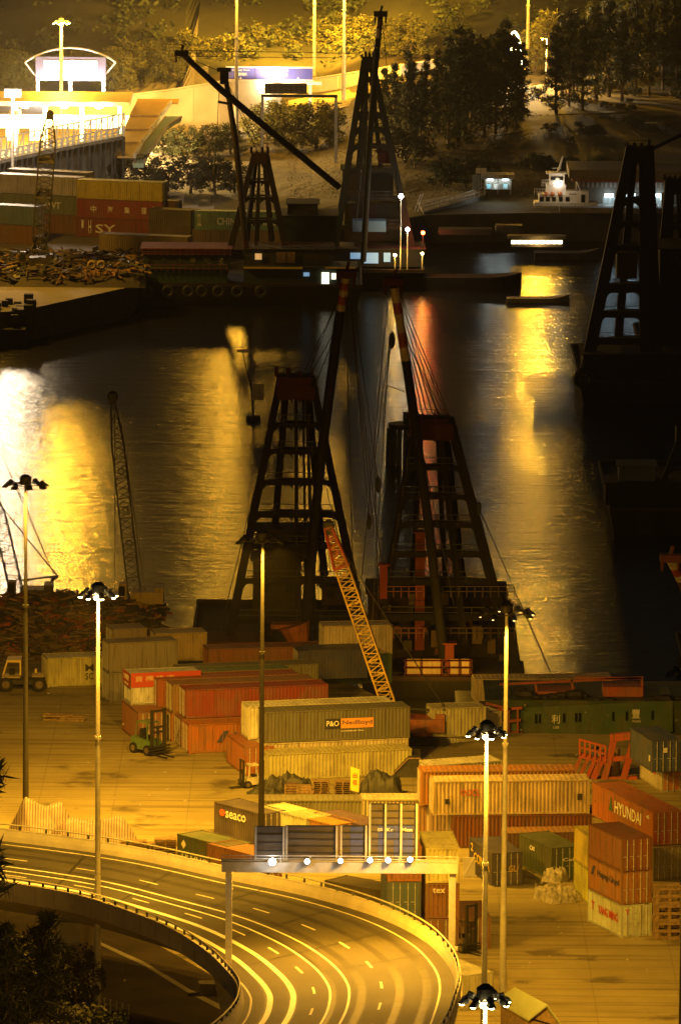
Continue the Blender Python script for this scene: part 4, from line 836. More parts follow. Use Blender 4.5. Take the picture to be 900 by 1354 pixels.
rail(fe, W(706, 258, d - .5), W(724, 258, d - .5), .9, 5, 'white', None); rail(fe, W(716, 246, d), W(726, 246, d), .9, 4, 'white', None)
d = 884; c = W(712, 324, d); c.z = ZW
sb = thing('ferry_boat', 'small ferry boat crossing the basin with a lit row of windows', 'boat', c)
part(sb, 'hull', hullmb(8.2, 2.2, .55, c, 0), M['paint'], (.3, .27, .2)); boxp(sb, 'cabin', 676, 316, 744, 326, d - .7, 1.5, 'paint', (.28, .24, .18)); boxp(sb, 'canopy', 672, 312, 748, 315, d - 1, 2.0, 'paint', (.2, .2, .15))
M['boatwin'] = emit('boat_window', (1, .87, .5), 9)
for i in range(9): x = 679 + i * 7.6; boxp(sb, 'window', x - 3.1, 318, x + 3.1, 322, d - .76, .1, 'boatwin')
lamp('boat_light', W(712, 322, d - 1.6), 150, (1, .6, .2), r=.8)
d = 900; c = W(625, 315, d); c.z = ZW
tg = thing('lighter', 'low dark lighter with a red lamp at its stern beyond the big derrick frame', 'boat', c)
part(tg, 'hull', hullmb(13, 4.5, 1.4, c, 0), M['tar'], (.01, .009, .008)); boxp(tg, 'wheelhouse', 655, 298, 690, 308, d, 2, 'paint', (.02, .02, .018)); boxp(tg, 'deck_cover', 580, 303, 650, 310, d - .6, 2.5, 'tar', (.02, .018, .015))
k = MB(); p = W(559, 307.5, d - 2); k.ball(p, .26, 8, 6); part(tg, 'stern_lamp', k, M['redlamp'], smooth=True); k = MB(); k.tube((p.x, p.y + .15, ZW), (p.x, p.y + .15, p.z), .08); part(tg, 'lamp_post', k, M['dark']); lamp('stern_light', p + Vector((0, -.6, .2)), 900, (1, .07, .02), r=.3)
# mooring dolphin and buoy
c = W(532, 602, 742); c.z = ZW - 1; k = MB()
for i in range(14): a = i / 14 * 6.283; k.tube(c + Vector((1.55 * math.cos(a), 1.55 * math.sin(a), 0)), c + Vector((1.5 * math.cos(a), 1.5 * math.sin(a), 5.0)), .3, n=7)
dl = thing('mooring_dolphin', 'dark round mooring dolphin of timber piles standing in the water behind the boom', 'mooring dolphin', c); part(dl, 'pile_ring', k, M['wood' if 0 else 'tarp_d']); k = MB(); k.tube(c + Vector((0, 0, 5)), c + Vector((0, 0, 5.5)), 1.6, n=16); k.tube(c + Vector((.4, 0, 5.5)), c + Vector((.4, 0, 6.6)), .4, n=10); k.box(c + Vector((.0, -.3, 6.6)), c + Vector((.8, .4, 6.8))); part(dl, 'cap', k, M['dark'])
c = W(335, 548, 775); c.z = ZW
by = thing('beacon_buoy', 'buoy with slender crooked post and a pale square board out on the water', 'buoy', c)
k = MB(); k.tube(c - Vector((0, 0, .5)), c + Vector((0, 0, .5)), .9, .8, 12); part(by, 'float', k, M['dark']); k = MB(); k.pipe([c, W(333, 515, 775), W(324, 480, 775), W(320, 462, 775)], [.16, .12, .09, .07], 8); part(by, 'post', k, M['dark'])
boxp(by, 'board', 333, 508, 349, 529, 774.6, .15, 'paint', (.75, .6, .3)); boxp(by, 'top_board', 313, 462, 330, 466, 774.6, .4, 'paint', (.75, .6, .3))
# green barge with characters
d = 578; c = W(780, 1010, d); c.z = ZW
gb = thing('cargo_barge', 'green sided barge with two white characters and red hatch boxes at the quay', 'barge', c)
k = MB(); a, b_ = W(640, 1000, d).x, W(905, 1000, d).x; k.hexa([(a + 1, d, ZW - 1), (b_, d, ZW - 1), (b_, d + 9, ZW - 1), (a + 1, d + 9, ZW - 1), (a, d - .5, .4), (b_ + .5, d - .5, .4), (b_ + .5, d + 9, .4), (a, d + 9, .4)]); part(gb, 'hull', k, M['paint'], (.03, .06, .035))
k = MB(); k.hexa([W(688, 986, d - .6), W(889, 968, d - .6), W(889, 968, d - .6) + Vector((0, 7, 0)), W(688, 986, d - .6) + Vector((0, 7, 0)), W(688, 936, d - .6), W(889, 927, d - .6), W(889, 927, d - .6) + Vector((0, 7, 0)), W(688, 936, d - .6) + Vector((0, 7, 0))]); part(gb, 'deck_house', k, M['paint'], (.05, .105, .05))
for x in (709, 714, 746, 762, 767, 811, 829, 863): boxp(gb, 'window', x - 2.3, 945 - (x - 700) * .03, x + 1.2, 957 - (x - 700) * .03, d - .66, .1, 'glass')
for s, x, y, w, h in (('利', 729, 957, 11, 12), ('LEE', 731, 963.5, 8, 3), ('豐', 835, 950, 11, 12.5), ('FUNG', 836, 955.5, 11, 3)):
    p = W(x, y, d - .68); ob('lettering', text_mesh(s, w * d / FPX, h * d / FPX), gb, p - Vector(c), color=(.8, .78, .7))
for (x0, y0, x1, y1) in ((709, 915, 762, 937), (797, 909, 850, 930)): boxp(gb, 'hatch_box', x0, y0, x1, y1, d + 1.5, 3, 'paint', (.42, .07, .03))
boxp(gb, 'cabin', 645, 955, 688, 986, d - .8, 5, 'paint', (.1, .16, .07)); boxp(gb, 'cabin_skirt', 664, 968, 690, 986, d - 1.0, 4, 'paint', (.42, .08, .03))
for q in ((640, 940, 690, 936), (640, 958, 688, 952), (642, 930, 676, 938)): k = MB(); k.bar(W(q[0], q[1], d - 1.2), W(q[2], q[3], d - 1.2), .22); part(gb, 'railing', k, M['paint'], (.45, .08, .03))
for x in (646, 660, 672, 684): k = MB(); k.bar(W(x, 984, d - 1.2), W(x, 938, d - 1.2), .18); part(gb, 'stanchion', k, M['paint'], (.42, .07, .03))
for q in ((660, 905, 850, 896), (755, 897, 760, 935), (848, 897, 850, 925), (760, 896, 848, 897), (708, 905, 710, 936)): k = MB(); k.bar(W(q[0], q[1], d + 2), W(q[2], q[3], d + 2), .2); part(gb, 'frame', k, M['paint'], (.35, .06, .03))
for i in range(22): k = MB(); p = W(random.uniform(690, 898), random.uniform(918, 931), d + random.uniform(0, 1.4)); s = random.uniform(.2, .8); k.ball(p, s, 6, 4, (1.4, 1, .6)); part(gb, 'deck_gear', k, M['dark'])
k = MB(); k.torus(W(688, 919, d + 2), .6, .2, 'Y', 14, 6); part(gb, 'tyre_fender', k, M['black'])
# red steel landing frame
d = 545; p0 = Vector((W(766, 1040, d).x, d, 0)); 
rf = thing('portal_gantry', 'red steel portal frame with a railed platform between the barge and the blue container', 'steel frame', p0)
for x in (797, 812, 838): k = MB(); k.bar(Vector((W(x, 0, d).x, d, 0)), W(x, 975 if x > 800 else 1000, d), .5, .5); part(rf, 'column', k, M['paint'], (.4, .07, .03))
for q in ((806, 976, 848, 971, .6), (795, 1004, 842, 1002, .4), (795, 1030, 842, 1029, .3), (766, 998, 800, 1008, .4), (838, 985, 826, 1004, .25)): k = MB(); k.bar(W(q[0], q[1], d), W(q[2], q[3], d), q[4]); part(rf, 'beam', k, M['paint'], (.45, .08, .03))
for yy in (978, 988): k = MB(); k.bar(W(766, yy, d - .3), W(800, yy + 9, d - .3), .16); part(rf, 'railing', k, M['paint'], (.5, .09, .03))
for i in range(6): t = i / 5; k = MB(); k.bar(W(766 + 34 * t, 998 + 10 * t, d - .3), W(766 + 34 * t, 977 + 9 * t, d - .3), .14); part(rf, 'railing', k, M['paint'], (.5, .09, .03))
for x in (768, 778, 788): k = MB(); k.bar(Vector((W(x, 0, d).x, d, 0)), W(x, 1000, d), .3); part(rf, 'column', k, M['paint'], (.4, .07, .03))
for i, (x, cc) in enumerate(((800, (.1, .1, .25)), (806, (.5, .35, .2)), (825, (.4, .25, .12)))): k = MB(); p = Vector((W(x, 0, d + 2).x, d + 2, 0)); k.tube(p, p + Vector((0, 0, 2.2)), .5, n=12); solo('steel_drum', k, M['paint'], ('blue tall drum', 'cream tall drum', 'brown tall drum')[i] + ' standing inside the red steel portal frame', 'drum', color=cc)
# ------------------------------------------------------------------ yard clutter
def mound(c, sx, sy, h, rz=0, n=22, p=.45, amp=.25, fr=.7, seed=0, ridge=0):
    k = MB(); Mx = Matrix.Translation(c) @ Matrix.Rotation(rz, 4, 'Z')
    for j in range(n + 1):
        for i in range(n + 1):
            u, v = i / n * 2 - 1, j / n * 2 - 1; e = max(0, 1 - abs(u) ** 3.2) * max(0, 1 - abs(v) ** 3.2)
            q = Vector((u * sx, v * sy, seed * 3.7)); hb = h * e ** p * (1 - .25 * abs(v)) if not ridge else h * max(0, min(1, (1 - abs(v)) * 1.25 + .02 - .25 * max(0, u * ridge)) * min(1, (1 - abs(u)) * 1.9) * (1 - .22 * (.5 + .5 * math.sin(u * 5 + seed)))); z = hb + amp * mnoise.noise(q * fr) * min(1, e * 4) + amp * .5 * mnoise.noise(q * fr * 2.7) * min(1, e * 4) - amp * .8 * abs(mnoise.noise(q * 1.5 + Vector((5, 1, 0)))) * min(1, e * 3)
            k.v.append(Mx @ Vector((u * sx + amp * .4 * mnoise.noise(q * 1.1), v * sy, max(0, z))))
    for j in range(n):
        for i in range(n): a = j * (n + 1) + i; k.f.append((a, a + 1, a + n + 2, a + n + 1))
    return k
def stripe_mat():
    m, nt, b, o = nodes('striped_tarpaulin'); tc = nt.nodes.new('ShaderNodeTexCoord'); w = nt.nodes.new('ShaderNodeTexWave'); w.inputs['Scale'].default_value = 1.5; w.inputs['Distortion'].default_value = .6
    w.bands_direction = 'X'; nt.links.new(tc.outputs['Object'], w.inputs['Vector']); n = noise_n(nt, tc.outputs['Object'], 1.2, 5)
    c = mix(nt, ramp(nt, w.outputs[1], .62, .74), (.33, .27, .22), (.13, .075, .08)); c = mix(nt, mathn(nt, 'MULTIPLY', ramp(nt, n, .45, .75), .4), c, (.4, .33, .24))
    nt.links.new(c, b.inputs['Base Color']); b.inputs['Roughness'].default_value = .6; bump(nt, b, n, .4, .15); return m
M['stripe'] = stripe_mat()
solo('tarpaulin_cover', mound(G(56, 1112), 3.0, 2.2, 3.4, R(14), 44, .3, .28, .7, 1, .6), M['stripe'], 'steep striped tarpaulin over cargo next to the dark headed mast beyond the parapet', 'tarpaulin', smooth=True)
solo('tarpaulin_cover', mound(G(124, 1122), 4.2, 2.0, 2.7, R(-6), 48, .3, .26, .7, 2, 1), M['stripe'], 'long rounded striped tarpaulin over cargo in the yard beside the pale pallets', 'tarpaulin', smooth=True)
solo('tarpaulin_cover', mound(G(376, 1046), 2.3, 1.0, 1.5, 0, 26, .6, .6, 1.2, 3), M['tarp_d'], 'crumpled dark tarpaulin heap against the tan container', 'tarpaulin')
solo('tarpaulin_cover', mound(G(352, 1049), 1.6, .6, .5, 0, 20, .6, .3, 1.5, 5), M['tarp_d'], 'flat dark tarpaulin spread on the ground beside the heap', 'tarpaulin')
d = 545; k = MB(); q = [W(515, 1046, d), W(556, 1046, d), W(556, 1003, d), W(540, 1003, d), W(521, 1022, d)]; k.prism(q, (0, 4, 0)); tt = thing('tarpaulin_tent', 'dark canvas tent like cover with sloping side before the grey containers', 'tent', q[0])
part(tt, 'canvas', k, M['tarp_d']); k = MB()
for a, c in ((0, 4), (4, 3), (3, 2)): k.tube(q[a] + Vector((0, -.08, 0)), q[c] + Vector((0, -.08, 0)), .07)
part(tt, 'frame', k, M['wood'])
solo('container', mound(G(503, 1052), 1.7, 1.0, 2.0, 0, 18, .5, .5, 1.3, 8), M['tarp_d'], 'dark heap of covered goods between the yellow notice board and the canvas tent', 'goods heap').name = 'goods_heap'
def crate(p, s, h, label, mat='wood', cat='crate', rz=0.0, boards=4, g=None):
    rt = thing('crate', label, cat, p, rz, g); k = MB(); k.box((-s[0] / 2, -s[1] / 2, .1), (s[0] / 2, s[1] / 2, h)); part(rt, 'body', k, M[mat], world=False); k = MB()
    for i in range(boards):
        z = .12 + (h - .2) * i / (boards - 1) if boards > 1 else h; k.box((-s[0] / 2 - .03, -s[1] / 2 - .03, z), (s[0] / 2 + .03, -s[1] / 2, z + .08))
    for x in (-s[0] / 2, s[0] / 2): k.box((x - .06, -s[1] / 2 - .06, 0), (x + .06, -s[1] / 2 - .031, h + .02))
    part(rt, 'batten', k, M['wood'], world=False); return rt
crate(G(402, 1054), (1.1, .9), .95, 'bright wooden crate in front of the dark tarpaulin heap'); crate(G(386, 1050), (1.1, .9), .85, 'dull wooden crate behind the bright one at the tarpaulin heap', 'rust')
def pallets(p, n, label, s=(1.3, 1.1), g=None, mat='wood', top=None, rz=0):
    rt = thing('pallet_pile', label, 'pallets', p, rz, g)
    for i in range(n):
        z = i * .17; k = MB(); dx = random.uniform(-.05, .05)
        for x in (-.5, 0, .5): k.box((x * s[0] * .94 - .05 + dx, -s[1] / 2, z), (x * s[0] * .94 + .05 + dx, s[1] / 2, z + .1))
        for j in range(6): y = -s[1] / 2 + s[1] * j / 6; k.box((-s[0] / 2 + dx, y, z + .101), (s[0] / 2 + dx, y + s[1] / 6 * .7, z + .13))
        part(rt, 'pallet', k, M[mat], world=False)
    return rt
pallets(G(424, 1056), 9, 'tall dark pile of pallets next to the bright crate', mat='wood'); pallets(G(453, 1054), 8, 'pile of pallets beside the yellow notice board'); pallets(G(380, 1058), 1, 'single pale pallet lying on the ground beside the bright crate')
pallets(G(176, 1128), 6, 'low pile of pale pallets beyond the parapet, closest to the striped tarpaulin', (2.0, 1.0)); pallets(G(200, 1128), 5, 'pile of pale pallets between two others beyond the parapet', (1.6, 1.0)); pallets(G(219, 1131), 8, 'highest pile of pale pallets beyond the parapet, farthest from the striped tarpaulin', (1.7, 1.0))
rt = thing('plank_stack', 'small stack of sawn timber lying alone on the open yard floor', 'timber', G(86, 952))
for i in range(12): k = MB(); x = random.uniform(-1.5, 1.0); z = (i // 4) * .17; k.box((x - .9, (i % 4) * .35 - .7, z), (x + random.uniform(.6, 1.5), (i % 4) * .35 - .45, z + .15)); part(rt, 'plank', k, M['wood'], world=False)
# yellow notice board
d = 531; nb = thing('notice_board', 'bright yellow notice board with dark red characters standing above the small white container', 'notice board', W(468, 1056, d))
k = MB(); k.prism([W(463, 1045, d), W(474, 1048, d), W(475, 1018, d), W(463.5, 1014, d)], (0, .1, 0)); part(nb, 'board', k, M['clean'], (.85, .7, .08)); k = MB()
for x in (464, 473): k.bar(W(x, 1058, d + .1), W(x, 1044, d + .1), .1)
part(nb, 'leg', k, M['dark'])
for s, y in (('出', 1029), ('租', 1038)): p = W(466, y, d - .02); ob('lettering', text_mesh(s, .36, .4), nb, p - wloc(nb), color=(.45, .12, .03))
# vehicles
def wheel(rt, c, r, w=.4):
    k = MB(); k.tube(c - Vector((0, w / 2, 0)), c + Vector((0, w / 2, 0)), r, n=16); wh = part(rt, 'wheel', k, M['black']); k = MB(); k.tube(c - Vector((0, w / 2 + .03, 0)), c - Vector((0, w / 2, 0)), r * .55, n=12); part(wh, 'rim', k, M['rusty'], (.2, .16, .1))
def forklift(px, py, label, bodyc, H, s=1.0, mx=1, wide=1.0):
    p = G(px, py); rt = thing('forklift', label, 'forklift', p); S = lambda x, y, z: p + Vector((x * s * mx, y * s, z * s))
    k = MB(); k.hexa([S(-1.3, -.6, .35), S(.6, -.6, .3), S(.6, .6, .3), S(-1.3, .6, .35), S(-1.25, -.55, 1.1), S(.5, -.55, .95), S(.5, .55, .95), S(-1.25, .55, 1.1)] if mx > 0 else [S(.6, -.6, .3), S(-1.3, -.6, .35), S(-1.3, .6, .35), S(.6, .6, .3), S(.5, -.55, .95), S(-1.25, -.55, 1.1), S(-1.25, .55, 1.1), S(.5, .55, .95)]); part(rt, 'body', k, M['paint'], bodyc)
    k = MB()
    for x in (-.9, .35):
        for y in (-.5, .5): k.bar(S(x, y, 1.0), S(x * .8, y, 2.15), .07)
    for y in (-.5, -.17, .17, .5): k.bar(S(-.8, y, 2.15), S(.35, y, 2.15), .07)
    for x in (-.75, .3): k.bar(S(x, -.5, 2.15), S(x, .5, 2.15), .07)
    part(rt, 'overhead_guard', k, M['paint'], bodyc); k = MB(); k.box(S(-.55, -.3, 1.0), S(-.1, .3, 1.2)); k.box(S(-.7, -.3, 1.0), S(-.55, .3, 1.65)) if mx > 0 else None; part(rt, 'seat', k, M['black'])
    k = MB()
    for y in (-.45 * wide, .45 * wide): k.bar(S(.85, y, .15), S(.85, y, H / s), .14 * s, .2 * s)
    for z in (.5, 1.6, H / s * .62, H / s - .1): k.bar(S(.85, -.5 * wide, z), S(.85, .5 * wide, z), .12 * s)
    k.tube(S(.8, 0, .3), S(.8, 0, H / s * .6), .07 * s); part(rt, 'mast', k, M['dark'])
    k = MB()
    for z in (.25, .45, .65): k.bar(S(.98, -.75 * wide, z), S(.98, .75 * wide, z), .1 * s)
    part(rt, 'carriage', k, M['dark'])
    for y in (-.3, .3): k = MB(); k.bar(S(.98, y, .08), S(2.1, y, .06), .13 * s, .06 * s); part(rt, 'fork', k, M['dark'])
    for x in (-.95, .45):
        for y in (-.55, .55): wheel(rt, S(x, y, .36), .36 * s, .26 * s)
    rt.rotation_euler = (0, 0, R(-48 if mx > 0 else 20)); return rt
forklift(198, 997, 'green forklift with very tall dark mast parked by the rust orange container', (.1, .2, .08), 3.9, 1.25, 1, 1.2)
forklift(331, 1041, 'small pale forklift beside the mast, before the brown orange container', (.6, .56, .42), 2.3, .85, -1)
forklift(612, 1258, 'dark tall rack truck standing behind the gantry post on the flyover edge', (.1, .07, .04), 3.6, 1.0, 1)
d = 586; c = G(32, 913); tr = thing('terminal_tractor', 'yellow yard tractor with open cab and two big wheels parked before the scrap heap', 'tractor', c)
Wd = lambda x, y, o=0: W(x, y, c.y + o)
k = MB(); k.box(Wd(-6, 905, -.9), Wd(60, 895, 1.0)); part(tr, 'chassis', k, M['dark'])
k = MB()
for x0, x1 in ((4, 10), (27, 27)):
    for o in (-1, .9): k.bar(Wd(x0, 893, o), Wd(x1, 873, o), .14)
k.box(Wd(9, 873, -1.1), Wd(29, 870.5, 1.0)); k.box(Wd(2, 896, -1.1), Wd(28, 891, 1.0)); part(tr, 'cab', k, M['clean'], (.72, .55, .12))
k = MB(); k.box(Wd(42, 895, -1.0), Wd(60, 890, 1.0)); k.box(Wd(46, 890, -.2), Wd(49, 884, .1)); k.box(Wd(35, 891, -.9), Wd(37, 883, -.6)); part(tr, 'hood', k, M['clean'], (.7, .52, .12))
k = MB(); k.box(Wd(12, 892, -.4), Wd(20, 884, .4)); part(tr, 'seat', k, M['black'])
for x in (8, 52):
    for o in (-1.0, 1.0): wheel(tr, Wd(x, 905, o) , .62, .5)
# crates at the picture edge, bales, rack, shed, railing
for i, (lb, z) in enumerate((('bottom timber cradle in the tall stack beside the lettered white container', 0), ('middle timber cradle in the tall stack beside the lettered white container', 1.3), ('top timber cradle in the tall stack beside the lettered white container', 2.6))):
    p = G(868, 1243) + Vector((0, 0, z)); rt = thing('timber_cradle', lb, 'timber cradle', p, R(6), 'stacked timber cradles'); k = MB()
    for x in (0, .9, 1.8):
        for y in (0, 1.4): k = MB(); k.box((x - .12, y - .1, .25), (x + .12, y + .1, 1.1)); part(rt, 'post', k, M['wood'], world=False)
    k = MB()
    for y in (-.16, 1.3): k.box((-.2, y, 0), (2.0, y + .24, .24)); k.box((-.2, y, 1.101), (2.0, y + .24, 1.29)); k.box((-.1, y + .05, .55), (1.9, y + .15, .75))
    for x in (-.05, .9, 1.75): k.box((x - .1, .1, .02), (x + .1, 1.25, .22))
    part(rt, 'beam', k, M['wood'], world=False)
for i, (x, y, s, lb) in enumerate(((722, 1188, .9, 'crumpled pale waste bale nearest the dark blue container'), (738, 1192, 1.0, 'crumpled pale waste bale in the middle of three'), (750, 1190, .85, 'crumpled pale waste bale nearest the yellow container'), (733, 1180, .9, 'crumpled pale waste bale lying on top of the others'))):
    k = mound(G(x, y) + Vector((0, 0, .9 if i == 3 else 0)), s, s * .9, 1.1 * s, .4 * i, 20, .35, .6, 1.8, i + 11); solo('waste_bale', k, plain('crumpled_paper', (.6, .55, .45), .9, 2.5, .6) if i == 0 else bpy.data.materials['crumpled_paper'], lb, 'waste bale', 'waste bales in the yard')
k = MB(); a = G(612, 1160); k.box(a, a + Vector((.9, .12, 1.5))); k.bar(a + Vector((.1, -.05, .1)), a + Vector((.8, -.05, 1.4)), .08); solo('door_panel', k, M['white'], 'pale panel leaning against the dark blue container', 'panel')
P1, P2, E1, E2 = G(680, 1308, 4.6), G(723, 1331, 4.6), G(655, 1326, 3.2), G(698, 1351, 3.2); E3 = 2 * P1 - E1; E4 = 2 * P2 - E2; E3.z = E4.z = 3.2
sh = thing('shed', 'small shed with pale green pitched roof at the bottom beside the lit mast head', 'shed', Vector((P2.x, P2.y, 0))); k = MB()
for a, b2, c2, d2 in ((P1, P2, E2, E1), (P2, P1, E3, E4)): k.prism([a, b2, c2, d2], (0, 0, .12))
part(sh, 'roof', k, M['clean'], (.42, .48, .3)); k = MB(); q = [E1.lerp(P1, .12), E2.lerp(P2, .12), E4.lerp(P2, .12), E3.lerp(P1, .12)]
ax = (P1 - P2).normalized() * .5; q = [q[0] - ax, q[1] + ax, q[2] + ax, q[3] - ax]; k.hexa([Vector((p.x, p.y, 0)) for p in q] + [Vector((p.x, p.y, 3.25)) for p in q]); k.add([q[1] + Vector((0, 0, .05)), q[2] + Vector((0, 0, .05)), P2 + ax - Vector((0, 0, .12))], [(0, 1, 2)]); part(sh, 'wall', k, M['wood'])
k = MB(); n_ = (E4 - E2).normalized(); f_ = -ax.normalized() * .06; cpt = q[1].lerp(q[2], .5); k.prism([cpt - n_ * .7 + f_ - Vector((0, 0, 1.2)), cpt + n_ * .7 + f_ - Vector((0, 0, 1.2)), cpt + n_ * .7 + f_ - Vector((0, 0, .4)), cpt - n_ * .7 + f_ - Vector((0, 0, .4))], f_); part(sh, 'window', k, M['glass'])
rl = thing('railing', 'pale steel railing running down beside the flyover end near the shed', 'railing', G(600, 1318)); a, b2 = G(596, 1316), G(700, 1372)
rail(rl, a, b2, 1.1, 14, 'galv', None); rail(rl, a + Vector((.9, .6, 0)), b2 + Vector((.9, .6, 0)), 1.1, 14, 'galv', None)
fn = thing('fence', 'low wire fence with chain posts on the dark ground below the flyover', 'fence', G(125, 1340))
for i in range(7): p = G(122 + i * 8, 1336 + i * 2.2); k = MB(); k.tube(p, p + Vector((0, 0, 1.1)), .05); part(fn, 'post', k, M['galv'])
for h in (.4, .75, 1.05): k = MB(); k.tube(G(122, 1336) + Vector((0, 0, h)), G(170, 1349) + Vector((0, 0, h)), .02, n=4); part(fn, 'wire', k, M['galv'])
mb = MB(); q = [G(x, y, .006) for x, y in ((-150, 1190), (80, 1212), (200, 1245), (280, 1290), (325, 1330), (325, 1420), (-150, 1500))]; mb.quad(*q); struct('soil', mb, M['soil'])
mb = MB(); a = [G(x, y, .012) for x, y in ((115, 1238), (190, 1272), (250, 1308), (305, 1336))]; b2 = [G(x, y, .012) for x, y in ((115, 1242), (190, 1277), (250, 1314), (305, 1343))]; mb.ribbon(b2, a); struct('path', mb, M['quay'])
k = MB(); p = G(264, 1318); k.box(p, p + Vector((1.6, 1.0, .8))); k.box(p + Vector((-.08, -.08, .8)), p + Vector((1.68, 1.08, .9))); solo('culvert_box', k, M['conc_d'], 'low concrete box on the dark ground inside the flyover curve', 'concrete box')
# scrap heap near and far
def scrap(name, fn_h, xr, yr, n, smin, smax, mats, lab=None):
    for mi_, mt in enumerate(mats):
        k = MB()
        for _ in range(n // len(mats)):
            x, y = random.uniform(*xr), random.uniform(*yr); h = fn_h(x, y)
            if h <= .05: continue
            t = random.random(); c = Vector((x, y, h + random.uniform(-.25, .2))); Mx = Matrix.Translation(c) @ Matrix.Rotation(random.uniform(0, 6.28), 4, 'Z') @ Matrix.Rotation(random.uniform(-.5, .5), 4, 'X') @ Matrix.Rotation(random.uniform(-.35, .35), 4, 'Y')
            s = random.uniform(smin, smax)
            if t < .5: k.box((-s * 2, -.1, -.08), (s * 2, .1, .08), Mx)
            elif t < .75: k.box((-s, -s * .6, -.04), (s, s * .6, .05), Mx)
            elif t < .9: k.tube(Mx @ Vector((-s * 1.6, 0, 0)), Mx @ Vector((s * 1.6, 0, 0)), random.uniform(.08, .3), n=8)
            else: k.box((-s * .5, -s * .4, -s * .4), (s * .5, s * .4, s * .4), Mx)
        tag(ob(name, k.mesh(name, mt, (0, 0, 0))), kind='stuff')
M['soil2'] = plain('heaped_debris', (.24, .17, .08), .95, 1.2, .5); M['rust2'] = plain('light_rusted_scrap', (.4, .24, .11), .9, 1.6, .5)
x0, x1 = W(-25, 800, 615).x, W(205, 800, 615).x
def hh(x, y):
    u = (x - x0) / (x1 - x0); top = interp(u, [(0, 1.4), (.12, 1.8), (.35, 2.3), (.6, 2.0), (.8, 1.3), (.93, .7), (1, .2)]); v = (y - 597) / 30
    return max(0, top * max(0, min(1, v * 2.4)) * max(0, min(1, (1 - v) * 3.5)) + .5 * mnoise.noise(Vector((x * .4, y * .4, 0))))
mb = MB(); n = 40
for j in range(n + 1):
    for i in range(n + 1): x, y = lerp(x0, x1, i / n), lerp(596, 628, j / n); mb.v.append(Vector((x, y, hh(x, y) - .1)))
for j in range(n):
    for i in range(n): a = j * (n + 1) + i; mb.f.append((a, a + 1, a + n + 2, a + n + 1))
tag(ob('scrap_heap', mb.mesh('scrap_heap', M['soil2'])), kind='stuff')
M['scrap2'] = plain('scrap_timber', (.32, .22, .11), .9, 2, .6); M['scrap3'] = plain('scrap_red', (.36, .09, .03), .8, 2, .5); M['scrap4'] = plain('scrap_dark', (.06, .05, .04), .8, 2, .5)
scrap('scrap_debris', hh, (x0, x1), (597, 624), 1300, .25, 1.1, [M['rust2'], M['scrap2'], M['soil2'], M['scrap4'], M['scrap3'], M['scrap4'], M['rust'], M['tarp_d']])
def hf(x, y): return max(.06, 1.1 + 1.2 * mnoise.noise(Vector((x * .22, y * .25, 4))))
fx0, fx1 = W(-30, 350, 875).x, W(195, 350, 875).x
scrap('scrap_debris', hf, (fx0, fx1), (866, 893), 900, .25, .95, [M['rust'], M['scrap4'], M['scrap4'], M['tarp_d'], M['rust'], M['dark'], M['conc_d'], M['rust2']])
mb = MB(); n = 30
for j in range(n + 1):
    for i in range(n + 1): x, y = lerp(fx0, fx1 , i / n), lerp(864, 893, j / n); mb.v.append(Vector((x, y, (hf(x, y) - .25) * min(1, j / 3, (n - j) / 3, (n - i) / 2))))
for j in range(n):
    for i in range(n): a = j * (n + 1) + i; mb.f.append((a, a + 1, a + n + 2, a + n + 1))
tag(ob('scrap_heap', mb.mesh('scrap_heap', M['scrap4'])), kind='stuff')
for x, y, lb in ((121.5, 350, 'cable ring standing on edge on the far quay, nearer the thin black crane'), (134, 350, 'cable ring standing on edge on the far quay, nearer the brown container')):
    k = MB(); k.torus(W(x, y, 872), .42, .2, 'Y', 18, 8); solo('cable_ring', k, plain('pale_rope', (.5, .38, .18), .9, 4) if x < 130 else bpy.data.materials['pale_rope'], lb, 'cable ring', 'cable rings on the far quay', smooth=True)
for i, (x, y, L) in enumerate(((117, 369, 1.1), (126, 366, 1.2), (135, 367, 1.6), (148, 364, 1.3), (158, 365, 1.7))):
    p = W(x, y, 868); k = MB(); k.tube(p - Vector((L / 2, 0, 0)), p + Vector((L / 2, 0, 0)), .85, n=16)
    for s in (-1, 0, 1): k.tube(p + Vector((s * L / 2 - .05, 0, 0)), p + Vector((s * L / 2 + .05, 0, 0)), .95, n=16)
    solo('steel_tank', k, M['rusty'], ['small rusty tank at the end of the row on the far quay', 'second rusty tank in the row on the far quay', 'wide rusty tank in the middle of the row on the far quay', 'fourth rusty tank in the row on the far quay', 'widest rusty tank at the water end of the row on the far quay'][i], 'tank', 'rusty tanks on the far quay', color=(.22, .12, .06))
k = MB(); d = 862
M['dk2'] = M['dark']; bg = thing('junk_barge', 'dark barge heaped with junk moored under the far quay wall at the picture edge', 'barge', Vector((W(0, 450, 850).x, 850, ZW)))
k.box((W(-140, 0, 835).x, 836, ZW - 1), (W(40, 0, 850).x, 852, ZW + 2.2)); part(bg, 'hull', k, M['tar'], (.01, .01, .009))
for i in range(60): k = MB(); p = Vector((random.uniform(W(-40, 0, 845).x, W(38, 0, 845).x), random.uniform(837, 851), ZW + random.uniform(2.2, 4.2))); s = random.uniform(.3, 1.2); k.box(p, p + Vector((s, s, s))); part(bg, 'junk', k, M['scrap4'])
stack(14, 434, 165, -1, F20, [dict(c=(.3, .2, .1), l='small brown container on the dark junk barge at the picture edge', H=2.2)], d=846)
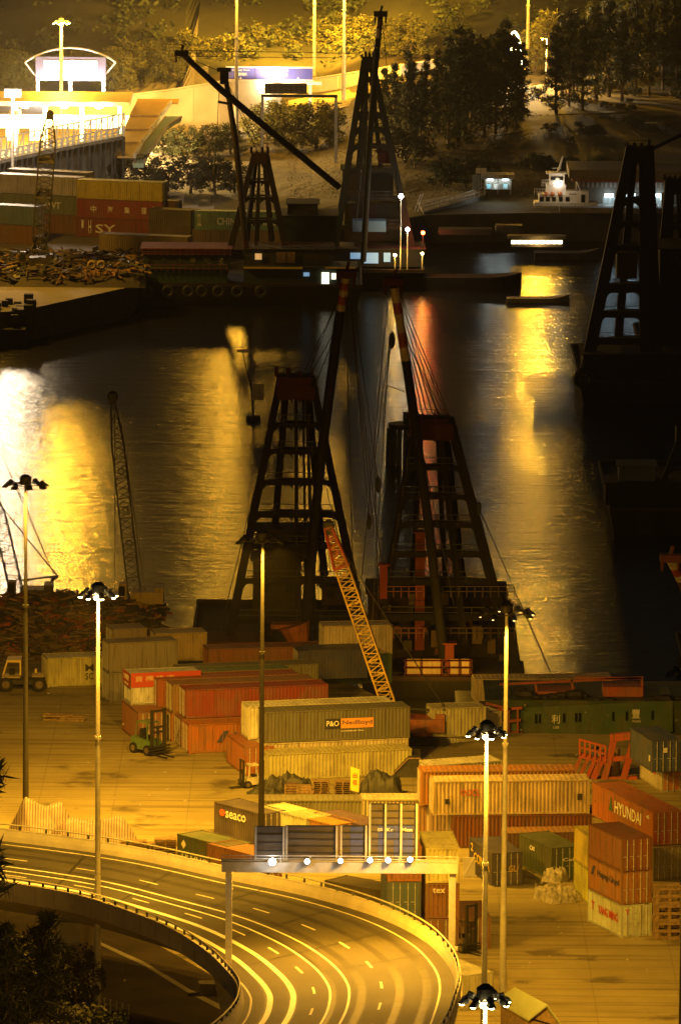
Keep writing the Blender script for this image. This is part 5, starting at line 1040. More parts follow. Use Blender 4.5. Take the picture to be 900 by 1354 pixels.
# ------------------------------------------------------------------ far side structures
def wall_run(name, label, pts, thick, mat, cat='wall', color=None, cap=True):
    """pts: (px, base py, top py)"""
    B = [GT(x, yb) for x, yb, yt in pts]; k = MB(); T_ = []
    for p, (x, yb, yt) in zip(B, pts): T_.append(Vector((p.x, p.y, CAMH - (yt - YH) * p.y / FPX)))
    for i in range(len(B) - 1):
        a, c, ta, tc_ = B[i], B[i + 1], T_[i], T_[i + 1]; e = Vector((0, thick, 0)); lo = Vector((0, 0, -1)); k.hexa([a + lo, c + lo, c + e + lo, a + e + lo, ta, tc_, tc_ + e, ta + e])
    rt = thing(name, label, cat, B[0]); part(rt, 'face', k, M[mat], color)
    if cap:
        k = MB(); k.pipe([t + Vector((0, thick / 2, .15)) for t in T_], .22, 6); part(rt, 'coping', k, M[mat], color)
    n = int((B[-1] - B[0]).length / 6); k = MB()
    for i in range(1, n):
        t = i / n * (len(B) - 1); j = int(t); a = B[j].lerp(B[j + 1], t - j); b3 = T_[j].lerp(T_[j + 1], t - j); k.bar(a + Vector((0, -.03, 0)), b3 + Vector((0, -.03, 0)), .12, .06)
    part(rt, 'rib', k, M[mat], color); return rt
M['beige'] = plain('beige_concrete', (.5, .42, .28), .85, .25, .2)
wall_run('retaining_wall', 'long beige ramp wall rising behind the stair canopy to the road sign', [(60, 172, 132), (150, 173, 123), (220, 174, 114), (290, 172, 102), (345, 168, 100), (372, 165, 104)], 1.0, 'beige')
wall_run('noise_barrier', 'glaring white highway wall behind the big derrick frame', [(345, 128, 112), (412, 122, 97), (470, 112, 88), (530, 100, 78), (592, 88, 68)], .6, 'white')
wall_run('parapet_wall', 'low bright road edge wall above the shrubs by the glass stair', [(150, 203, 192), (240, 203, 186), (340, 190, 176), (440, 172, 160)], .4, 'white')
mb = MB(); mb.ribbon([GT(x, y) + Vector((0, 0, .06)) for x, y in ((-60, 196), (120, 192), (260, 182), (345, 172), (460, 140), (600, 100))], [GT(x, y) + Vector((0, 0, .06)) for x, y in ((-60, 150), (120, 150), (260, 148), (345, 140), (460, 118), (600, 86))]); struct('highway', mb, M['yard'])
mb = MB(); q = ((600, 152), (639, 137), (690, 122), (737, 112), (779, 101), (835, 92), (930, 78)); mb.ribbon([GT(x, y + 5) + Vector((0, 0, .08)) for x, y in q], [GT(x, y - 5) + Vector((0, 0, .08)) for x, y in q]); struct('coast_road', mb, M['yard'])
mb = MB(); q = ((652, 179), (690, 172), (735, 163), (780, 158)); mb.ribbon([GT(x, y + .9) + Vector((0, 0, .08)) for x, y in q], [GT(x, y - .9) + Vector((0, 0, .08)) for x, y in q]); q = ((826, 162.5), (960, 162.5)); mb.ribbon([GT(x, y + .8) + Vector((0, 0, .08)) for x, y in q], [GT(x, y - .8) + Vector((0, 0, .08)) for x, y in q]); struct('path', mb, M['conc'])
mb = MB(); q = ((735, 152), (770, 149), (800, 148), (828, 146)); mb.ribbon([GT(x, y + 1.5) + Vector((0, 0, .08)) for x, y in q], [GT(x, y - 1.2) + Vector((0, 0, .08)) for x, y in q]); q = ((790, 138), (815, 138), (832, 143)); mb.ribbon([GT(x, y + 3) + Vector((0, 0, .08)) for x, y in q], [GT(x, y - 2) + Vector((0, 0, .08)) for x, y in q]); struct('path', mb, M['quay'])
def bxp(rt, name, x0, y0, x1, y1, d, dp, mat, c=None): return boxp(rt, name, x0, y0, x1, y1, d, dp, mat, c)
# billboard
d = 1104; bb = thing('billboard', 'dark billboard with white glowing lettering under a pale arched frame', 'billboard', GT(93, 125)); bxp(bb, 'panel', 47, 75, 140, 106, d, .6, 'clean', (.10, .09, .16)); M['bill'] = emit('billboard_lettering', (1, .93, .85), 1.6)
x = 58
for w in (5, 4, 9, 6, 7, 5, 8, 6, 7, 6): bxp(bb, 'glowing_sign', x, 79 + random.uniform(0, 1), x + w, 91 + random.uniform(-1, 1), d - .15, .1, 'bill'); x += w + .8
bxp(bb, 'glowing_sign', 82, 97, 108, 103, d - .15, .1, 'bill'); bxp(bb, 'glowing_sign', 117, 101, 136, 103, d - .15, .1, 'bill')
for x in (50, 93, 137): k = MB(); p = W(x, 106, d + .3); k.bar(Vector((p.x, p.y, GT(x, 124).z - .5)), p, .55); part(bb, 'leg', k, M['white'])
k = MB(); A = [W(33 + 120 * t, 82 - 19.5 * math.sin(math.pi * t) ** .8, d + .5) for t in [i / 14 for i in range(15)]]; k.pipe(A, .17, 6); k.tube(A[0], W(47, 100, d + .5), .15); k.tube(A[-1], W(140, 97, d + .5), .15); part(bb, 'arch', k, M['white'])
for x in (60, 93, 126): lamp('billboard_lamp', W(x, 112, d - 2.5), 3500, (1, .9, .8), r=.4)
# toll canopy
d = 1016; tp = thing('toll_canopy', 'flat roofed toll canopy glaring with lamps behind the truss footbridge', 'canopy', GT(85, 205)); a, b2 = W(-120, 134, d), W(172, 134, d); k = MB(); k.box((a.x, d, a.z - .5), (b2.x, d + 16, a.z + .15)); part(tp, 'roof', k, M['clean'], (.6, .48, .25))
for x in (-30, 20, 60, 108, 158):
    for o in (1, 14): p = W(x, 138, d + o); k = MB(); k.box((p.x - .3, d + o, 0), (p.x + .3, d + o + .6, a.z - .5)); part(tp, 'column', k, M['white'])
bxp(tp, 'back_wall', -120, 152, 172, 168, d + 15, .3, 'white'); bxp(tp, 'booth', 8, 158, 24, 185, d + 6, 2.5, 'white'); bxp(tp, 'booth', 40, 158, 56, 185, d + 6, 2.5, 'white'); bxp(tp, 'sign', 12, 145, 27, 152, d - .3, .2, 'paint', (.3, .24, .2))
for x, P in ((-20, 1), (33, 1), (85, .9), (131, .9)):
    p = W(x, 139.5, d + .6); p.z = a.z - .7; k = MB(); k.ball(p, .42, 8, 5, (1.4, 1, .45)); part(tp, 'lamp', k, M['sodium']); lamp('canopy_lamp', p + Vector((0, -.6, -.5)), 85000 * P, (1, .62, .2), r=.5)
k = MB(); p = W(17, 123, 945); fl2 = thing('floodlight_mast', 'floodlight mast with blinding white lamp over the toll canopy at the picture edge', 'floodlight', Vector((p.x, p.y, 0))); k.tube(Vector((p.x, p.y, 0)), p - Vector((0, 0, .6)), .2); part(fl2, 'pole', k, M['galv']); k = MB(); k.box(p + Vector((-1.2, .2, -.6)), p + Vector((1.2, .5, .6))); part(fl2, 'head_frame', k, M['dark'])
for q in (-.75, 0, .75): k = MB(); k.ball(p + Vector((q, 0, 0)), .36, 10, 6); part(fl2, 'lens', k, M['whitelamp'], smooth=True)
lamp('flood', p + Vector((0, -1.2, -.3)), 18000, (1, .75, .42), r=2.5)
p = W(-8, 117, 945); k = MB(); fl2 = thing('floodlight_mast', 'floodlight mast half cut by the picture edge beside the blinding one', 'floodlight', Vector((p.x, p.y, 0))); k.tube(Vector((p.x, p.y, 0)), p - Vector((0, 0, .6)), .2); part(fl2, 'pole', k, M['galv']); k = MB(); k.ball(p, .6, 10, 6); part(fl2, 'lens', k, M['whitelamp'], smooth=True)
lamp('flood', p + Vector((0, -1.2, -.3)), 21000, (1, .76, .6), r=2.5)
# truss footbridge
fb = thing('truss_footbridge', 'white railed truss walkway on dark trestles in front of the toll canopy', 'footbridge', W(80, 236, 972)); N = 26
q0 = [(W(-30 + 193 * i / N, lerp(219, 179, (i / N) ** .9), 972 + 8 * i / N)) for i in range(N + 1)]; e = Vector((0, 4, 0))
k = MB(); k.ribbon([p for p in q0], [p + e for p in q0]); k.ribbon([p + Vector((0, 0, -.5)) for p in q0], q0); part(fb, 'deck', k, M['conc_d'])
for o, hgt in ((0, 1.3), (4, 2.8)):
    k = MB()
    for i in range(N + 1): k.bar(q0[i] + Vector((0, o, 0)), q0[i] + Vector((0, o, hgt)), .28 if o == 0 else .22)
    for i in range(N): k.bar(q0[i] + Vector((0, o, hgt)), q0[i + 1] + Vector((0, o, hgt)), .2); k.bar(q0[i] + Vector((0, o, .15 if o else .6)), q0[i + 1] + Vector((0, o, hgt if o and i % 2 else .6)), .14)
    part(fb, 'truss', k, M['white'])
for i in range(0, N + 1, 2):
    k = MB()
    for o in (.2, 3.8): k.bar(q0[i] + Vector((0, o, -.5)), Vector((q0[i].x, q0[i].y + o, -.1)), .3); part(fb, 'trestle', k, M['dark']); k = MB()
    if i < N: k.bar(Vector((q0[i].x, q0[i].y + .1, 0)), q0[i + 1] + Vector((0, .1, -.5)), .16); k.bar(q0[i] + Vector((0, .05, -.5)), Vector((q0[i + 1].x, q0[i + 1].y, 1)), .16)
    part(fb, 'trestle_brace', k, M['dark']) if k.v else None
k = MB(); k.ribbon([Vector((p.x, p.y + 3.9, 0)) for p in q0], [p + Vector((0, 3.9, -.5)) for p in q0]); part(fb, 'back_wall', k, M['conc_d'])
# stair canopy and glass flight
sc_ = thing('stair_canopy', 'stepped orange roof over the footbridge stair with a glazed lower flight', 'stair canopy', W(165, 215, 985)); st = [(150, 178, 206, 980), (158, 188, 187, 990), (164, 201, 170, 1000), (171, 213, 152, 1010), (180, 226, 133, 1020)]
k = MB(); S_ = []
for i in range(len(st) - 1):
    (xa, xb, y, dd), (xc, xd, y2, d2) = st[i], st[i + 1]; a, b2, c2, e2 = W(xa, y, dd), W(xb, y, dd), W(xd, y2 + 1.5, d2), W(xc, y2 + 1.5, d2); k.hexa([p + Vector((0, 0, -.3)) for p in (a, b2, c2, e2)] + [a, b2, c2, e2])
k.box(W(180, 135, 1020), W(237, 132.5, 1026)); part(sc_, 'roof', k, M['clean'], (.55, .36, .1)); k = MB()
for i in range(len(st) - 1):
    (xa, xb, y, dd), (xc, xd, y2, d2) = st[i], st[i + 1]; k.bar(W(xb, y, dd - .2), W(xd, y2 + 1.5, d2 - .2), .35, .6); k.bar(W(xd, y2 + 1.5, d2), W(xd, y2, d2), .35)
part(sc_, 'fascia', k, M['white']); gs = [(176, 190, 216, 978), (186, 197, 200, 986), (192, 207, 186, 992), (201, 213, 177, 998), (210, 222, 165, 1004), (219, 240, 154, 1008)]; k = MB(); f2 = MB()
for i in range(len(gs) - 1):
    (xa, xb, y, dd), (xc, xd, y2, d2) = gs[i], gs[i + 1]; k.hexa([p + Vector((0, 0, -.6)) for p in (W(xa, y, dd), W(xb, y, dd), W(xd, y2, d2), W(xc, y2, d2))] + [W(xa, y, dd), W(xb, y, dd), W(xd, y2, d2), W(xc, y2, d2)]); f2.bar(W(xb, y, dd), W(xd, y2, d2), .3); f2.bar(W(xa, y, dd), W(xc, y2, d2), .25)
k.box(W(216, 163, 1008), W(239, 153, 1012)); part(sc_, 'glazed_flight', k, M['clean'], (.34, .5, .42)); part(sc_, 'handrail', f2, M['conc'])
# road sign and lane signal gantry
d = 1070; rs = thing('road_sign', 'wide blue motorway sign with two place names and three arrows on a gantry', 'road sign', GT(312, 150)); M['blue'] = M['clean']
for x0_, x1_ in ((300, 337), (337.6, 413)): bxp(rs, 'panel', x0_, 89, x1_, 105, d, .2, 'clean', (.05, .055, .36))
bxp(rs, 'frame', 298.5, 88, 414, 89, d - .05, .4, 'white'); bxp(rs, 'frame', 298.5, 105, 414, 106.3, d - .05, .4, 'white'); bxp(rs, 'beam', 298, 108, 425, 111, d + .5, .6, 'white')
for x in (303, 410): k = MB(); p = W(x, 108, d + .8); k.bar(Vector((p.x, p.y, 0)), p, .5); part(rs, 'post', k, M['galv'])
for s, x, y, w, h in (('Kennedy Town', 307, 93.5, 23, 2.6), ('堅尼地城', 311, 99.5, 16, 4.2), ('Central', 369, 93.8, 12, 2.6), ('中環', 371, 100, 9, 4.2), ('↓', 316, 104.6, 4, 3.4), ('↓', 353, 104.6, 4, 3.4), ('↓', 392, 104.6, 4, 3.4)):
    p = W(x, y, d - .06); ob('lettering', text_mesh(s, w * d / FPX, h * d / FPX), rs, p - wloc(rs), color=(.85, .85, .8))
lamp('sign_lamp', W(356, 108, d - 4), 9000, (1, .8, .5), r=.5)
d = 1010; lg = thing('signal_gantry', 'lane signal gantry with a dark gridded panel above the round trees', 'signal gantry', GT(347, 200)); bxp(lg, 'beam', 345, 125, 446, 128, d, .5, 'dark'); bxp(lg, 'panel', 350, 110, 405, 123, d - .3, .3, 'paint', (.12, .09, .05)); k = MB()
for i in range(9): x = 350 + i * 6.9; k.bar(W(x, 123, d - .4), W(x, 110, d - .4), .1)
for y in (110, 114.3, 118.6, 123): k.bar(W(350, y, d - .4), W(405, y, d - .4), .1)
part(lg, 'grid', k, M['dark'])
for x in (347, 444): k = MB(); p = W(x, 126, d + .2); k.bar(Vector((p.x, p.y, 0)), p, .4); part(lg, 'post', k, M['galv'])
# pier, market sheds on the right shore
d = 945; pr = thing('pier_terminal', 'low pier building with blue white lamps under its eaves behind the white ferry', 'building', GT(840, 262)); bxp(pr, 'wall', 762, 240, 1000, 277, d + 3, 7, 'paint', (.10, .085, .06)); bxp(pr, 'roof', 752, 226, 1010, 236, d, 12, 'paint', (.16, .13, .085)); bxp(pr, 'eave', 756, 236, 1005, 240, d + .5, 9, 'paint', (.3, .1, .07))
for i in range(34): boxp(pr, 'slat', 764 + i * 6, 241, 766.5 + i * 6, 247, d + 2.9, .1, 'paint', (.35, .25, .18))
bxp(pr, 'deck', 740, 276, 1010, 281, d - 2, 14, 'conc_d')
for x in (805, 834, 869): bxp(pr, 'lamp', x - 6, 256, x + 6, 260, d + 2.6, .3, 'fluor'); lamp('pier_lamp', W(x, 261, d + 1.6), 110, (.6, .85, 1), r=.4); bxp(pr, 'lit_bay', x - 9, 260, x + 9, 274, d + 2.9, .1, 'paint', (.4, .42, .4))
bxp(pr, 'kiosk', 874, 256, 884, 276, d - 1, 2, 'paint', (.6, .5, .3)); bxp(pr, 'roof', 845, 216, 1000, 224, d + 8, 12, 'paint', (.17, .14, .09))
d = 962; ms = thing('market_stall', 'small open stall with bright white light beside the dark round trees', 'stall', GT(658, 252)); bxp(ms, 'roof', 636, 231, 680, 236, d - 1, 4, 'paint', (.5, .5, .46)); bxp(ms, 'back_wall', 640, 236, 676, 250, d + 2.5, .2, 'white')
for x in (641, 658, 675): k = MB(); p = W(x, 236, d - .8); k.bar(p - Vector((0, 0, 2.2)), p, .12); part(ms, 'post', k, M['galv'])
for x in (648, 668): bxp(ms, 'lamp', x - 4, 236.5, x + 4, 238.5, d, .3, 'fluor'); lamp('stall_lamp', W(x, 241, d - .4), 130, (.85, .95, .9), r=.3)
for x, c_ in ((646, (.1, .3, .4)), (656, (.5, .5, .5)), (668, (.15, .3, .35))): bxp(ms, 'goods', x - 3, 243, x + 3, 249, d + .5, 1, 'paint', c_)
sg = thing('sign_board', 'upright pale blue sign board with a cream board above, beside the market stall', 'sign', GT(629, 256)); bxp(sg, 'board', 624, 231, 634, 251, d - 3, .3, 'paint', (.22, .3, .38)); bxp(sg, 'top_board', 629, 222, 643, 229, d - 2, .3, 'paint', (.7, .6, .4)); k = MB(); k.bar(W(629, 256, d - 2.8), W(629, 230, d - 2.8), .15); k.bar(W(636, 250, d - 1.8), W(636, 229, d - 1.8), .15); part(sg, 'post', k, M['galv'])
jt = thing('jetty', 'pale jetty ramp with railings on the far shore beside the deck lamps', 'jetty', GT(600, 275)); k = MB(); k.hexa([GT(x, y) + Vector((0, 0, z)) for x, y, z in ((560, 283, -.5), (640, 262, -.5), (634, 256, -.5), (552, 268, -.5), (560, 283, .3), (640, 262, .5), (634, 256, .5), (552, 268, .3))]); part(jt, 'deck', k, M['conc_d'])
rail(jt, GT(560, 283) + Vector((0, 0, .3)), GT(640, 262) + Vector((0, 0, .5)), 1.1, 12, 'galv', None, .08); k = MB(); k.bar(GT(548, 279), GT(556, 278) + Vector((0, 0, 2.3)), .12); k.bar(GT(552, 280), GT(559, 279) + Vector((0, 0, 2.5)), .12); part(jt, 'gangway', k, M['white'])
d = 1085; dm = thing('arched_gateway', 'white lit arched gateway half hidden by the dark conifers', 'gateway', GT(680, 105)); k = MB(); k.pipe([W(672 + 20 * t, 78 - 37 * math.sin(math.pi * (.18 + .82 * t)) if t < 1 else 92, d) for t in [i / 10 for i in range(11)]], .22, 6); part(dm, 'arch', k, M['white']); bxp(dm, 'panel', 674, 52, 688, 72, d + .3, .2, 'white'); lamp('gateway_lamp', W(680, 70, d - 3), 26000, (1, .85, .55), r=.4)
k = MB(); a = Vector((W(612, 0, 588).x, 588, ZW)); b2 = Vector((W(830, 0, 588).x, 596, ZW + 1.75)); k.box(a - Vector((0, 0, 1)), b2); solo('pontoon', k, M['dark'], 'low dark pontoon carrying the long cream container beyond the green barge', 'pontoon')
mast(-62, 372, 80, 'yard lamp mast off the far quay beside the junk barge', True, P=50000, far=True, glow=True)
k = MB(); random.seed(77)
for i in range(260):
    p = G(random.uniform(60, 900), random.uniform(905, 1300)); s_ = random.uniform(.03, .12); Mx = Matrix.Translation(p + Vector((0, 0, s_ * .3))) @ Matrix.Rotation(random.uniform(0, 6), 4, 'Z'); k.box((-s_, -s_ * .6, -s_ * .3), (s_, s_ * .6, s_ * random.uniform(.05, .5)), Mx)
tag(ob('litter', k.mesh('litter', M['conc'])), kind='stuff')
# ------------------------------------------------------------------ trees
def leaves(k, c, r, n, s, elong=1.0, droop=0.0):
    for _ in range(n):
        v = Vector((random.gauss(0, 1), random.gauss(0, 1), random.gauss(0, 1))); v = v.normalized() * random.random() ** .4 * r; p = c + Vector((v.x, v.y, v.z * .8))
        a = Vector((random.gauss(0, 1), random.gauss(0, 1), random.gauss(0, .6) - droop)).normalized(); b = a.cross(Vector((random.gauss(0, 1), random.gauss(0, 1), random.gauss(0, 1)))).normalized()
        q = s * random.uniform(.6, 1.3); k.quad(p - a * q * elong - b * q * .12, p + b * q * .5 / elong ** .5, p + a * q * elong, p - b * q * .5 / elong ** .5)
def proto(name, kind, leaf, seed):
    random.seed(seed); t = MB(); k = MB()
    if kind == 'broad':
        H = 7.0; t.pipe([(0, 0, 0), (.1, 0, 1.0), (.05, .1, 2.6)], [.26, .2, .17], 8); 
        for i in range(46):
            a = random.uniform(0, 6.28); f = random.random(); z = .9 + 5.5 * f; rr = 3.0 * random.random() ** .4 * math.sqrt(max(.08, 1 - ((z - 2.9) / 3.7) ** 2))
            c = Vector((rr * math.cos(a), rr * math.sin(a), z)); leaves(k, c, random.uniform(.6, 1.1), 85, .20)
            if i % 4 == 0: t.pipe([(.05, .1, 2.4), (c.x * .5, c.y * .5, 2.4 + (z - 2.4) * .6), tuple(c)], [.13, .09, .04], 6)
    elif kind == 'bush':
        H = 3.2
        for i in range(5): a = i * 1.3; t.pipe([(0, 0, 0), (.5 * math.cos(a), .5 * math.sin(a), .9), (1.1 * math.cos(a), 1.1 * math.sin(a), 1.8)], [.1, .07, .03], 6)
        for i in range(20):
            a = random.uniform(0, 6.28); rr = 1.9 * math.sqrt(random.random()); c = Vector((rr * math.cos(a), rr * math.sin(a), .6 + 2.0 * random.random() * (1 - .12 * rr))); leaves(k, c, random.uniform(.5, .85), 55, .18)
    elif kind == 'conifer':
        H = 13.0; t.pipe([(0, 0, 0), (.1, .1, 6), (0, .15, 12.6)], [.24, .15, .03], 8)
        for i in range(64):
            f = random.random() ** .8; z = .5 + 12.1 * f; a = random.uniform(0, 6.28); L = 2.3 * (1 - f) ** .7 * random.uniform(.3, 1.25) + .2; e = Vector((L * math.cos(a), L * math.sin(a), z + L * .35))
            t.pipe([(0, .1, z), tuple(e)], [.05, .02], 4)
            for q in (.35, .7, 1.0): leaves(k, Vector((0, .1, z)).lerp(e, q), .42 + .25 * (1 - f), 13, .2, 2.6, .5)
        leaves(k, Vector((0, .15, 12.6)), .35, 18, .26, 2, -.8)
    else:  # upright young tree with whorled branches
        H = 6.0; t.pipe([(0, 0, 0), (0, 0, 5.8)], [.14, .04], 8)
        for z in (2.2, 3.2, 4.1, 4.9, 5.6):
            for i in range(6):
                a = i * 1.05 + z; L = 2.0 - z * .22; e = Vector((L * math.cos(a), L * math.sin(a), z + .7)); t.pipe([(0, 0, z), (e.x * .6, e.y * .6, z + .15), tuple(e)], [.06, .05, .02], 5); leaves(k, e, .3, 14, .2, 1.6, -.5); leaves(k, e * .6 + Vector((0, 0, z * .4 + .1)), .25, 8, .2, 1.6)
    rt = thing(name, 'x', 'tree', (0, 0, 0)); part(rt, 'trunk', t, M['bark'], world=False); part(rt, 'crown', k, M[leaf], world=False); return rt, H
PR = {}
for nm, kd, lf, nsh in (('broad_y', 'broad', 'leaf_y', 2), ('broad_d', 'broad', 'leaf_d', 2), ('broad_o', 'broad', 'leaf_o', 2), ('bush_o', 'bush', 'leaf_o', 2), ('bush_d', 'bush', 'leaf_d', 1), ('con', 'conifer', 'leaf_c', 3), ('young', 'young', 'leaf_y', 1)):
    PR[nm] = [proto({'broad': 'leafy_tree', 'bush': 'shrub', 'conifer': 'conifer_tree', 'young': 'young_tree'}[kd], kd, lf, 100 + i * 7 + len(nm)) for i in range(nsh)]
random.seed(21); used = set()
def tree(kind, px, py, hpx, label, cat='tree', group=None, wide=1.0, p=None, H=None):
    q = PR[kind]; src, h0 = q[random.randrange(len(q))]
    if src.name not in used: rt = src; used.add(src.name)
    else:
        rt = src.copy(); col.objects.link(rt)
        for ch in src.children: c = ch.copy(); col.objects.link(c); c.parent = rt
    p = GT(px, py) if p is None else p; h = (hpx * p.y / FPX) if H is None else H; s = h / h0
    rt.location = p; rt.rotation_euler = (0, 0, random.uniform(0, 6.28)); rt.scale = (s * wide, s * wide, s); tag(rt, label, cat, group)
    if group is None and 'group' in rt: del rt['group']
    return rt
gy = 'lamp lit leafy trees in the row along the foot of the hill'
for i in range(26):
    x = 150 + i * 16.5 + random.uniform(-5, 5); tree('broad_y', x, interp(x, [(150, 122), (290, 105), (420, 92), (560, 75)]) + random.uniform(-10, 3), random.uniform(48, 66), 'leafy tree lit yellow in the long row along the foot of the hill', group=gy, wide=1.15)
for i in range(14):
    x = 260 + i * 21 + random.uniform(-5, 5); tree('broad_y', x, interp(x, [(150, 98), (290, 84), (420, 68), (560, 54)]) + random.uniform(-6, 3), random.uniform(45, 60), 'leafy tree lit yellow in the long row along the foot of the hill', group=gy, wide=1.1)
for x, y, h, lb in ((15, 122, 58, 'bright leafy tree at the picture edge behind the floodlights'), (40, 118, 50, 'bright leafy tree behind the near end of the billboard arch'), (150, 122, 62, 'pale leafy tree just beyond the billboard arch'), (172, 112, 55, 'leafy tree between the billboard and the row at the foot of the hill'), (-12, 118, 60, 'leafy tree cut by the picture edge above the floodlights'), (112, 112, 50, 'leafy tree rising behind the billboard panel')): tree('broad_y', x, y, h, lb, wide=1.1)
gd = 'round dark trees before the lane signal gantry'
for x, y, h, lb, w in ((352, 196, 62, 'round green tree under the gridded panel, nearest the small red frame', 1.15), (385, 200, 68, 'biggest round green tree under the gridded panel', 1.25), (418, 196, 64, 'round green tree under the gridded panel, nearest the big derrick frame', 1.15), (370, 178, 48, 'round green tree peeping between the others under the gridded panel', 1.1), (436, 186, 50, 'green tree touching the edge of the big derrick frame', 1.0)): tree('broad_d' if 0 else 'broad_y', x, y, h, lb, group=gd, wide=w)
gs_ = 'dark shrubs between the far yard and the road'
for x, y, h, kd, lb in ((216, 206, 42, 'broad_d', 'dark tree beside the glazed stair flight'), (246, 208, 44, 'broad_d', 'dark tree second from the glazed stair flight'), (276, 206, 44, 'broad_d', 'dark tree in the middle of the dark shrub belt'), (305, 204, 42, 'broad_d', 'dark tree at the slanting derrick pole'), (160, 244, 40, 'broad_o', 'olive bush just behind the orange yellow container'), (140, 240, 26, 'bush_o', 'small olive bush at the end of the truss walkway'), (192, 246, 44, 'broad_o', 'grey olive bush behind the container stacks'), (222, 252, 48, 'broad_o', 'tall grey olive bush behind the dark containers'), (252, 255, 52, 'broad_o', 'biggest grey olive bush before the grass'), (284, 256, 52, 'broad_o', 'grey olive bush left of the slanting pole foot'.replace('left of', 'beside')), (310, 254, 44, 'broad_o', 'grey olive bush touching the small red frame'), (205, 262, 26, 'bush_o', 'low olive bush at the edge of the far yard'), (176, 224, 26, 'bush_d', 'dark bush at the foot of the stair canopy')): tree(kd, x, y, h, lb, group=gs_, wide=1.25, cat='tree' if 'tree' in lb else 'bush')
gc = 'dark conifers on the grass bank'
for i, (x, y, h) in enumerate(((520, 200, 118), (508, 188, 100), (540, 205, 140), (556, 198, 110), (572, 190, 100), (592, 196, 150), (606, 190, 160), (622, 186, 150), (640, 180, 130), (655, 176, 140), (668, 172, 150), (682, 168, 120), (628, 165, 110), (735, 150, 120), (752, 140, 130), (770, 146, 125), (788, 132, 130), (805, 128, 130), (822, 134, 120), (840, 122, 130), (858, 126, 125), (876, 118, 130), (893, 124, 130), (905, 120, 120), (762, 120, 110), (797, 110, 110), (830, 104, 110), (865, 100, 110), (745, 112, 95), (885, 98, 100), (715, 92, 70), (700, 60, 70), (660, 60, 70), (645, 52, 60), (780, 90, 90), (812, 88, 95), (850, 82, 90), (530, 192, 95), (546, 184, 105), (563, 180, 110), (580, 176, 115), (598, 170, 120), (615, 168, 125), (634, 164, 120), (648, 168, 125), (676, 158, 110), (690, 150, 95), (742, 128, 110), (758, 130, 115), (778, 118, 110), (800, 114, 115), (818, 112, 110), (836, 110, 115), (852, 106, 110), (872, 104, 115), (890, 108, 115), (902, 100, 110))):
    tree('con', x, y, h, 'dark feathery conifer standing in the group on the grass bank', group=gc, wide=random.uniform(.75, 1.1))
for x, y, h, kd, lb in ((548, 222, 60, 'con', 'small pale conifer lowest on the bank beside the big derrick frame'), (535, 215, 60, 'bush_o', 'shrub at the foot of the conifers beside the big derrick frame'), (706, 95, 70, 'broad_y', 'bright yellow leafy tree behind the slim street lamp'), (724, 98, 78, 'young', 'young tree with upswept whorled branches lit beside the slim street lamp'), (586, 246, 42, 'broad_d', 'dark round tree on the shore nearest the deck lamps'), (615, 246, 40, 'broad_d', 'dark round tree in the middle of the shore group'), (640, 244, 38, 'broad_d', 'dark round tree above the market stall')): tree(kd, x, y, h, lb, wide=1.3 if kd == 'broad_d' else 1.0, cat='shrub' if 'shrub' in lb else 'tree')
random.seed(5); gb_ = 'low scrub on the grass bank'
for i in range(46):
    x = random.uniform(560, 910); y = random.uniform(115, 200); tree('bush_o' if i % 2 else 'bush_d', x, y, random.uniform(8, 18), 'low scrub bush on the dark grass bank below the conifers', 'bush', gb_, 1.3)
for i in range(26):
    x = random.uniform(690, 910); y = random.uniform(214, 232); tree('bush_d', x, y, random.uniform(10, 18), 'dark shore bush behind the pier building', 'bush', 'dark shore bushes behind the pier building', 1.3)
# woods covering the hill: one mass
random.seed(9); k = MB()
for i in range(900):
    x, y = random.uniform(-75, 75), random.uniform(1140, 1420); z = TZ(x, y); leaves(k, Vector((x, y, z + 1.5)), random.uniform(1.8, 3.0), 44, .5)
tag(ob('woods', k.mesh('woods', M['leaf_d'])), kind='stuff')
k = MB(); random.seed(3)
for i in range(15000):
    px, py = random.uniform(380, 930), random.uniform(150, 262); p = GT(px, py); s = random.uniform(.08, .24); a = random.uniform(0, 6.28); u = Vector((math.cos(a), math.sin(a), 0)) * .07; k.add([p - u, p + u, p + Vector((random.uniform(-.15, .15), 0, s))], [(0, 1, 2)])
tag(ob('grass', k.mesh('grass', M['grass'])), kind='stuff')
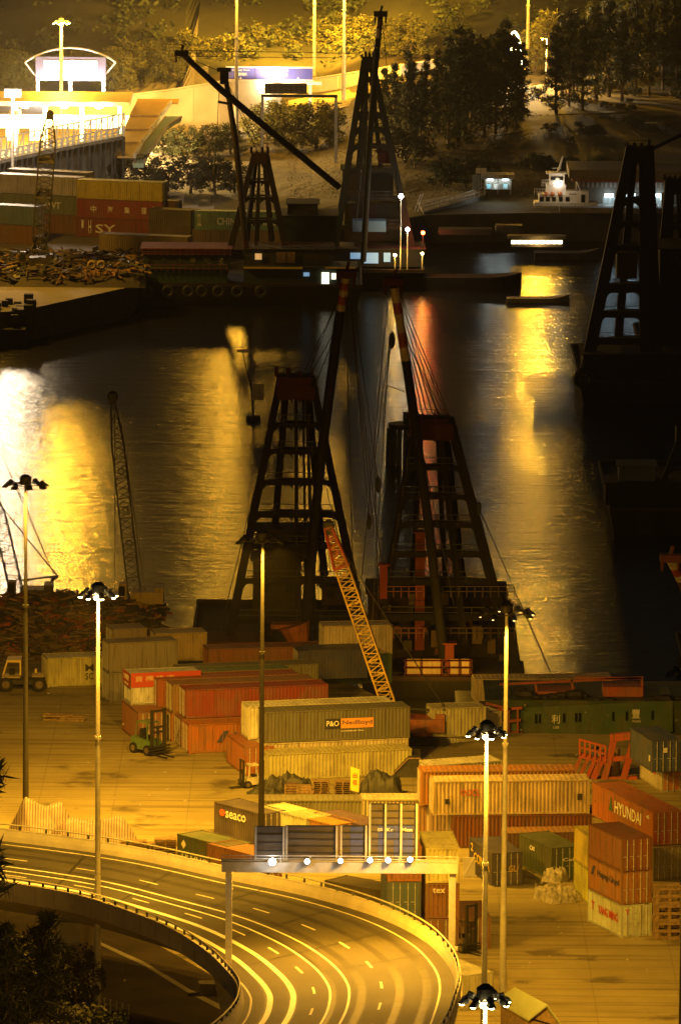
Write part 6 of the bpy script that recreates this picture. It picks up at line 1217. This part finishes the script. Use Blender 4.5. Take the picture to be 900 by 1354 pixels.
# near trees at the corner
random.seed(31)
tree('con', 0, 0, 0, 'feathery tree in the corner before the flyover, tallest of the corner plants', p=G(62, 1470), H=13.5, wide=1.0); tree('con', 0, 0, 0, 'feathery tree cut by the corner of the picture below the flyover', p=G(10, 1480), H=13.0, wide=1.1)
tree('con', 0, 0, 0, 'slim feathery tree whose tip shows at the picture edge above the parapet', p=G(-30, 1440), H=24.8, wide=.8)
tree('broad_o', 0, 0, 0, 'olive leafy tree half under the flyover beside the lamp mast foot', p=G(48, 1335), H=5.4, wide=1.2); tree('broad_o', 0, 0, 0, 'low olive leafy tree behind the lamp mast foot', p=G(100, 1345), H=5.0, wide=.9)
tree('bush_o', 0, 0, 0, 'low bush in the corner below the feathery tree', 'bush', p=G(110, 1372), H=3.0, wide=1.2); tree('bush_d', 0, 0, 0, 'low dark bush beside the wire fence', 'bush', p=G(150, 1378), H=2.5)
for nm, q in PR.items():
    for src, _ in q:
        if src.name not in used:
            for ch in list(src.children): bpy.data.objects.remove(ch)
            bpy.data.objects.remove(src)
# ------------------------------------------------------------------ night sky, faint moonlight, render settings
w = bpy.data.worlds.new('World'); scene.world = w; w.use_nodes = True; nt = w.node_tree; bg_ = nt.nodes['Background']
sk = nt.nodes.new('ShaderNodeTexSky'); sk.sky_type = 'NISHITA'; sk.sun_disc = False; sk.sun_elevation = R(3); sk.sun_rotation = R(200); sk.dust_density = 4
nt.links.new(sk.outputs[0], bg_.inputs[0]); bg_.inputs[1].default_value = .009
s = bpy.data.lights.new('sun', 'SUN'); s.energy = .012; s.angle = R(10); s.color = (1, .8, .55); so = ob('sun', s, None, (0, 0, 300)); so.rotation_euler = (R(50), 0, R(20))
scene.view_settings.view_transform = 'Standard'; scene.view_settings.look = 'None'; scene.view_settings.gamma = 1; scene.view_settings.exposure = 0
scene.render.engine = 'CYCLES'; c = scene.cycles; c.use_denoising = True; c.max_bounces = 5; c.diffuse_bounces = 3; c.glossy_bounces = 3; c.transmission_bounces = 2; c.sample_clamp_indirect = 4; c.sample_clamp_direct = 0; c.caustics_reflective = False; c.caustics_refractive = False
hm = bpy.data.materials.new('night_haze'); hm.use_nodes = True; nt = hm.node_tree; nt.nodes.clear(); o = nt.nodes.new('ShaderNodeOutputMaterial'); vp = nt.nodes.new('ShaderNodeVolumePrincipled')
vp.inputs['Density'].default_value = .00009; vp.inputs['Color'].default_value = (.9, .88, .84, 1); vp.inputs['Anisotropy'].default_value = .3; nt.links.new(vp.outputs[0], o.inputs['Volume'])
k = MB(); k.box((-420, -30, -9), (420, 1560, 118)); tag(ob('haze', k.mesh('haze', hm)), kind='stuff')
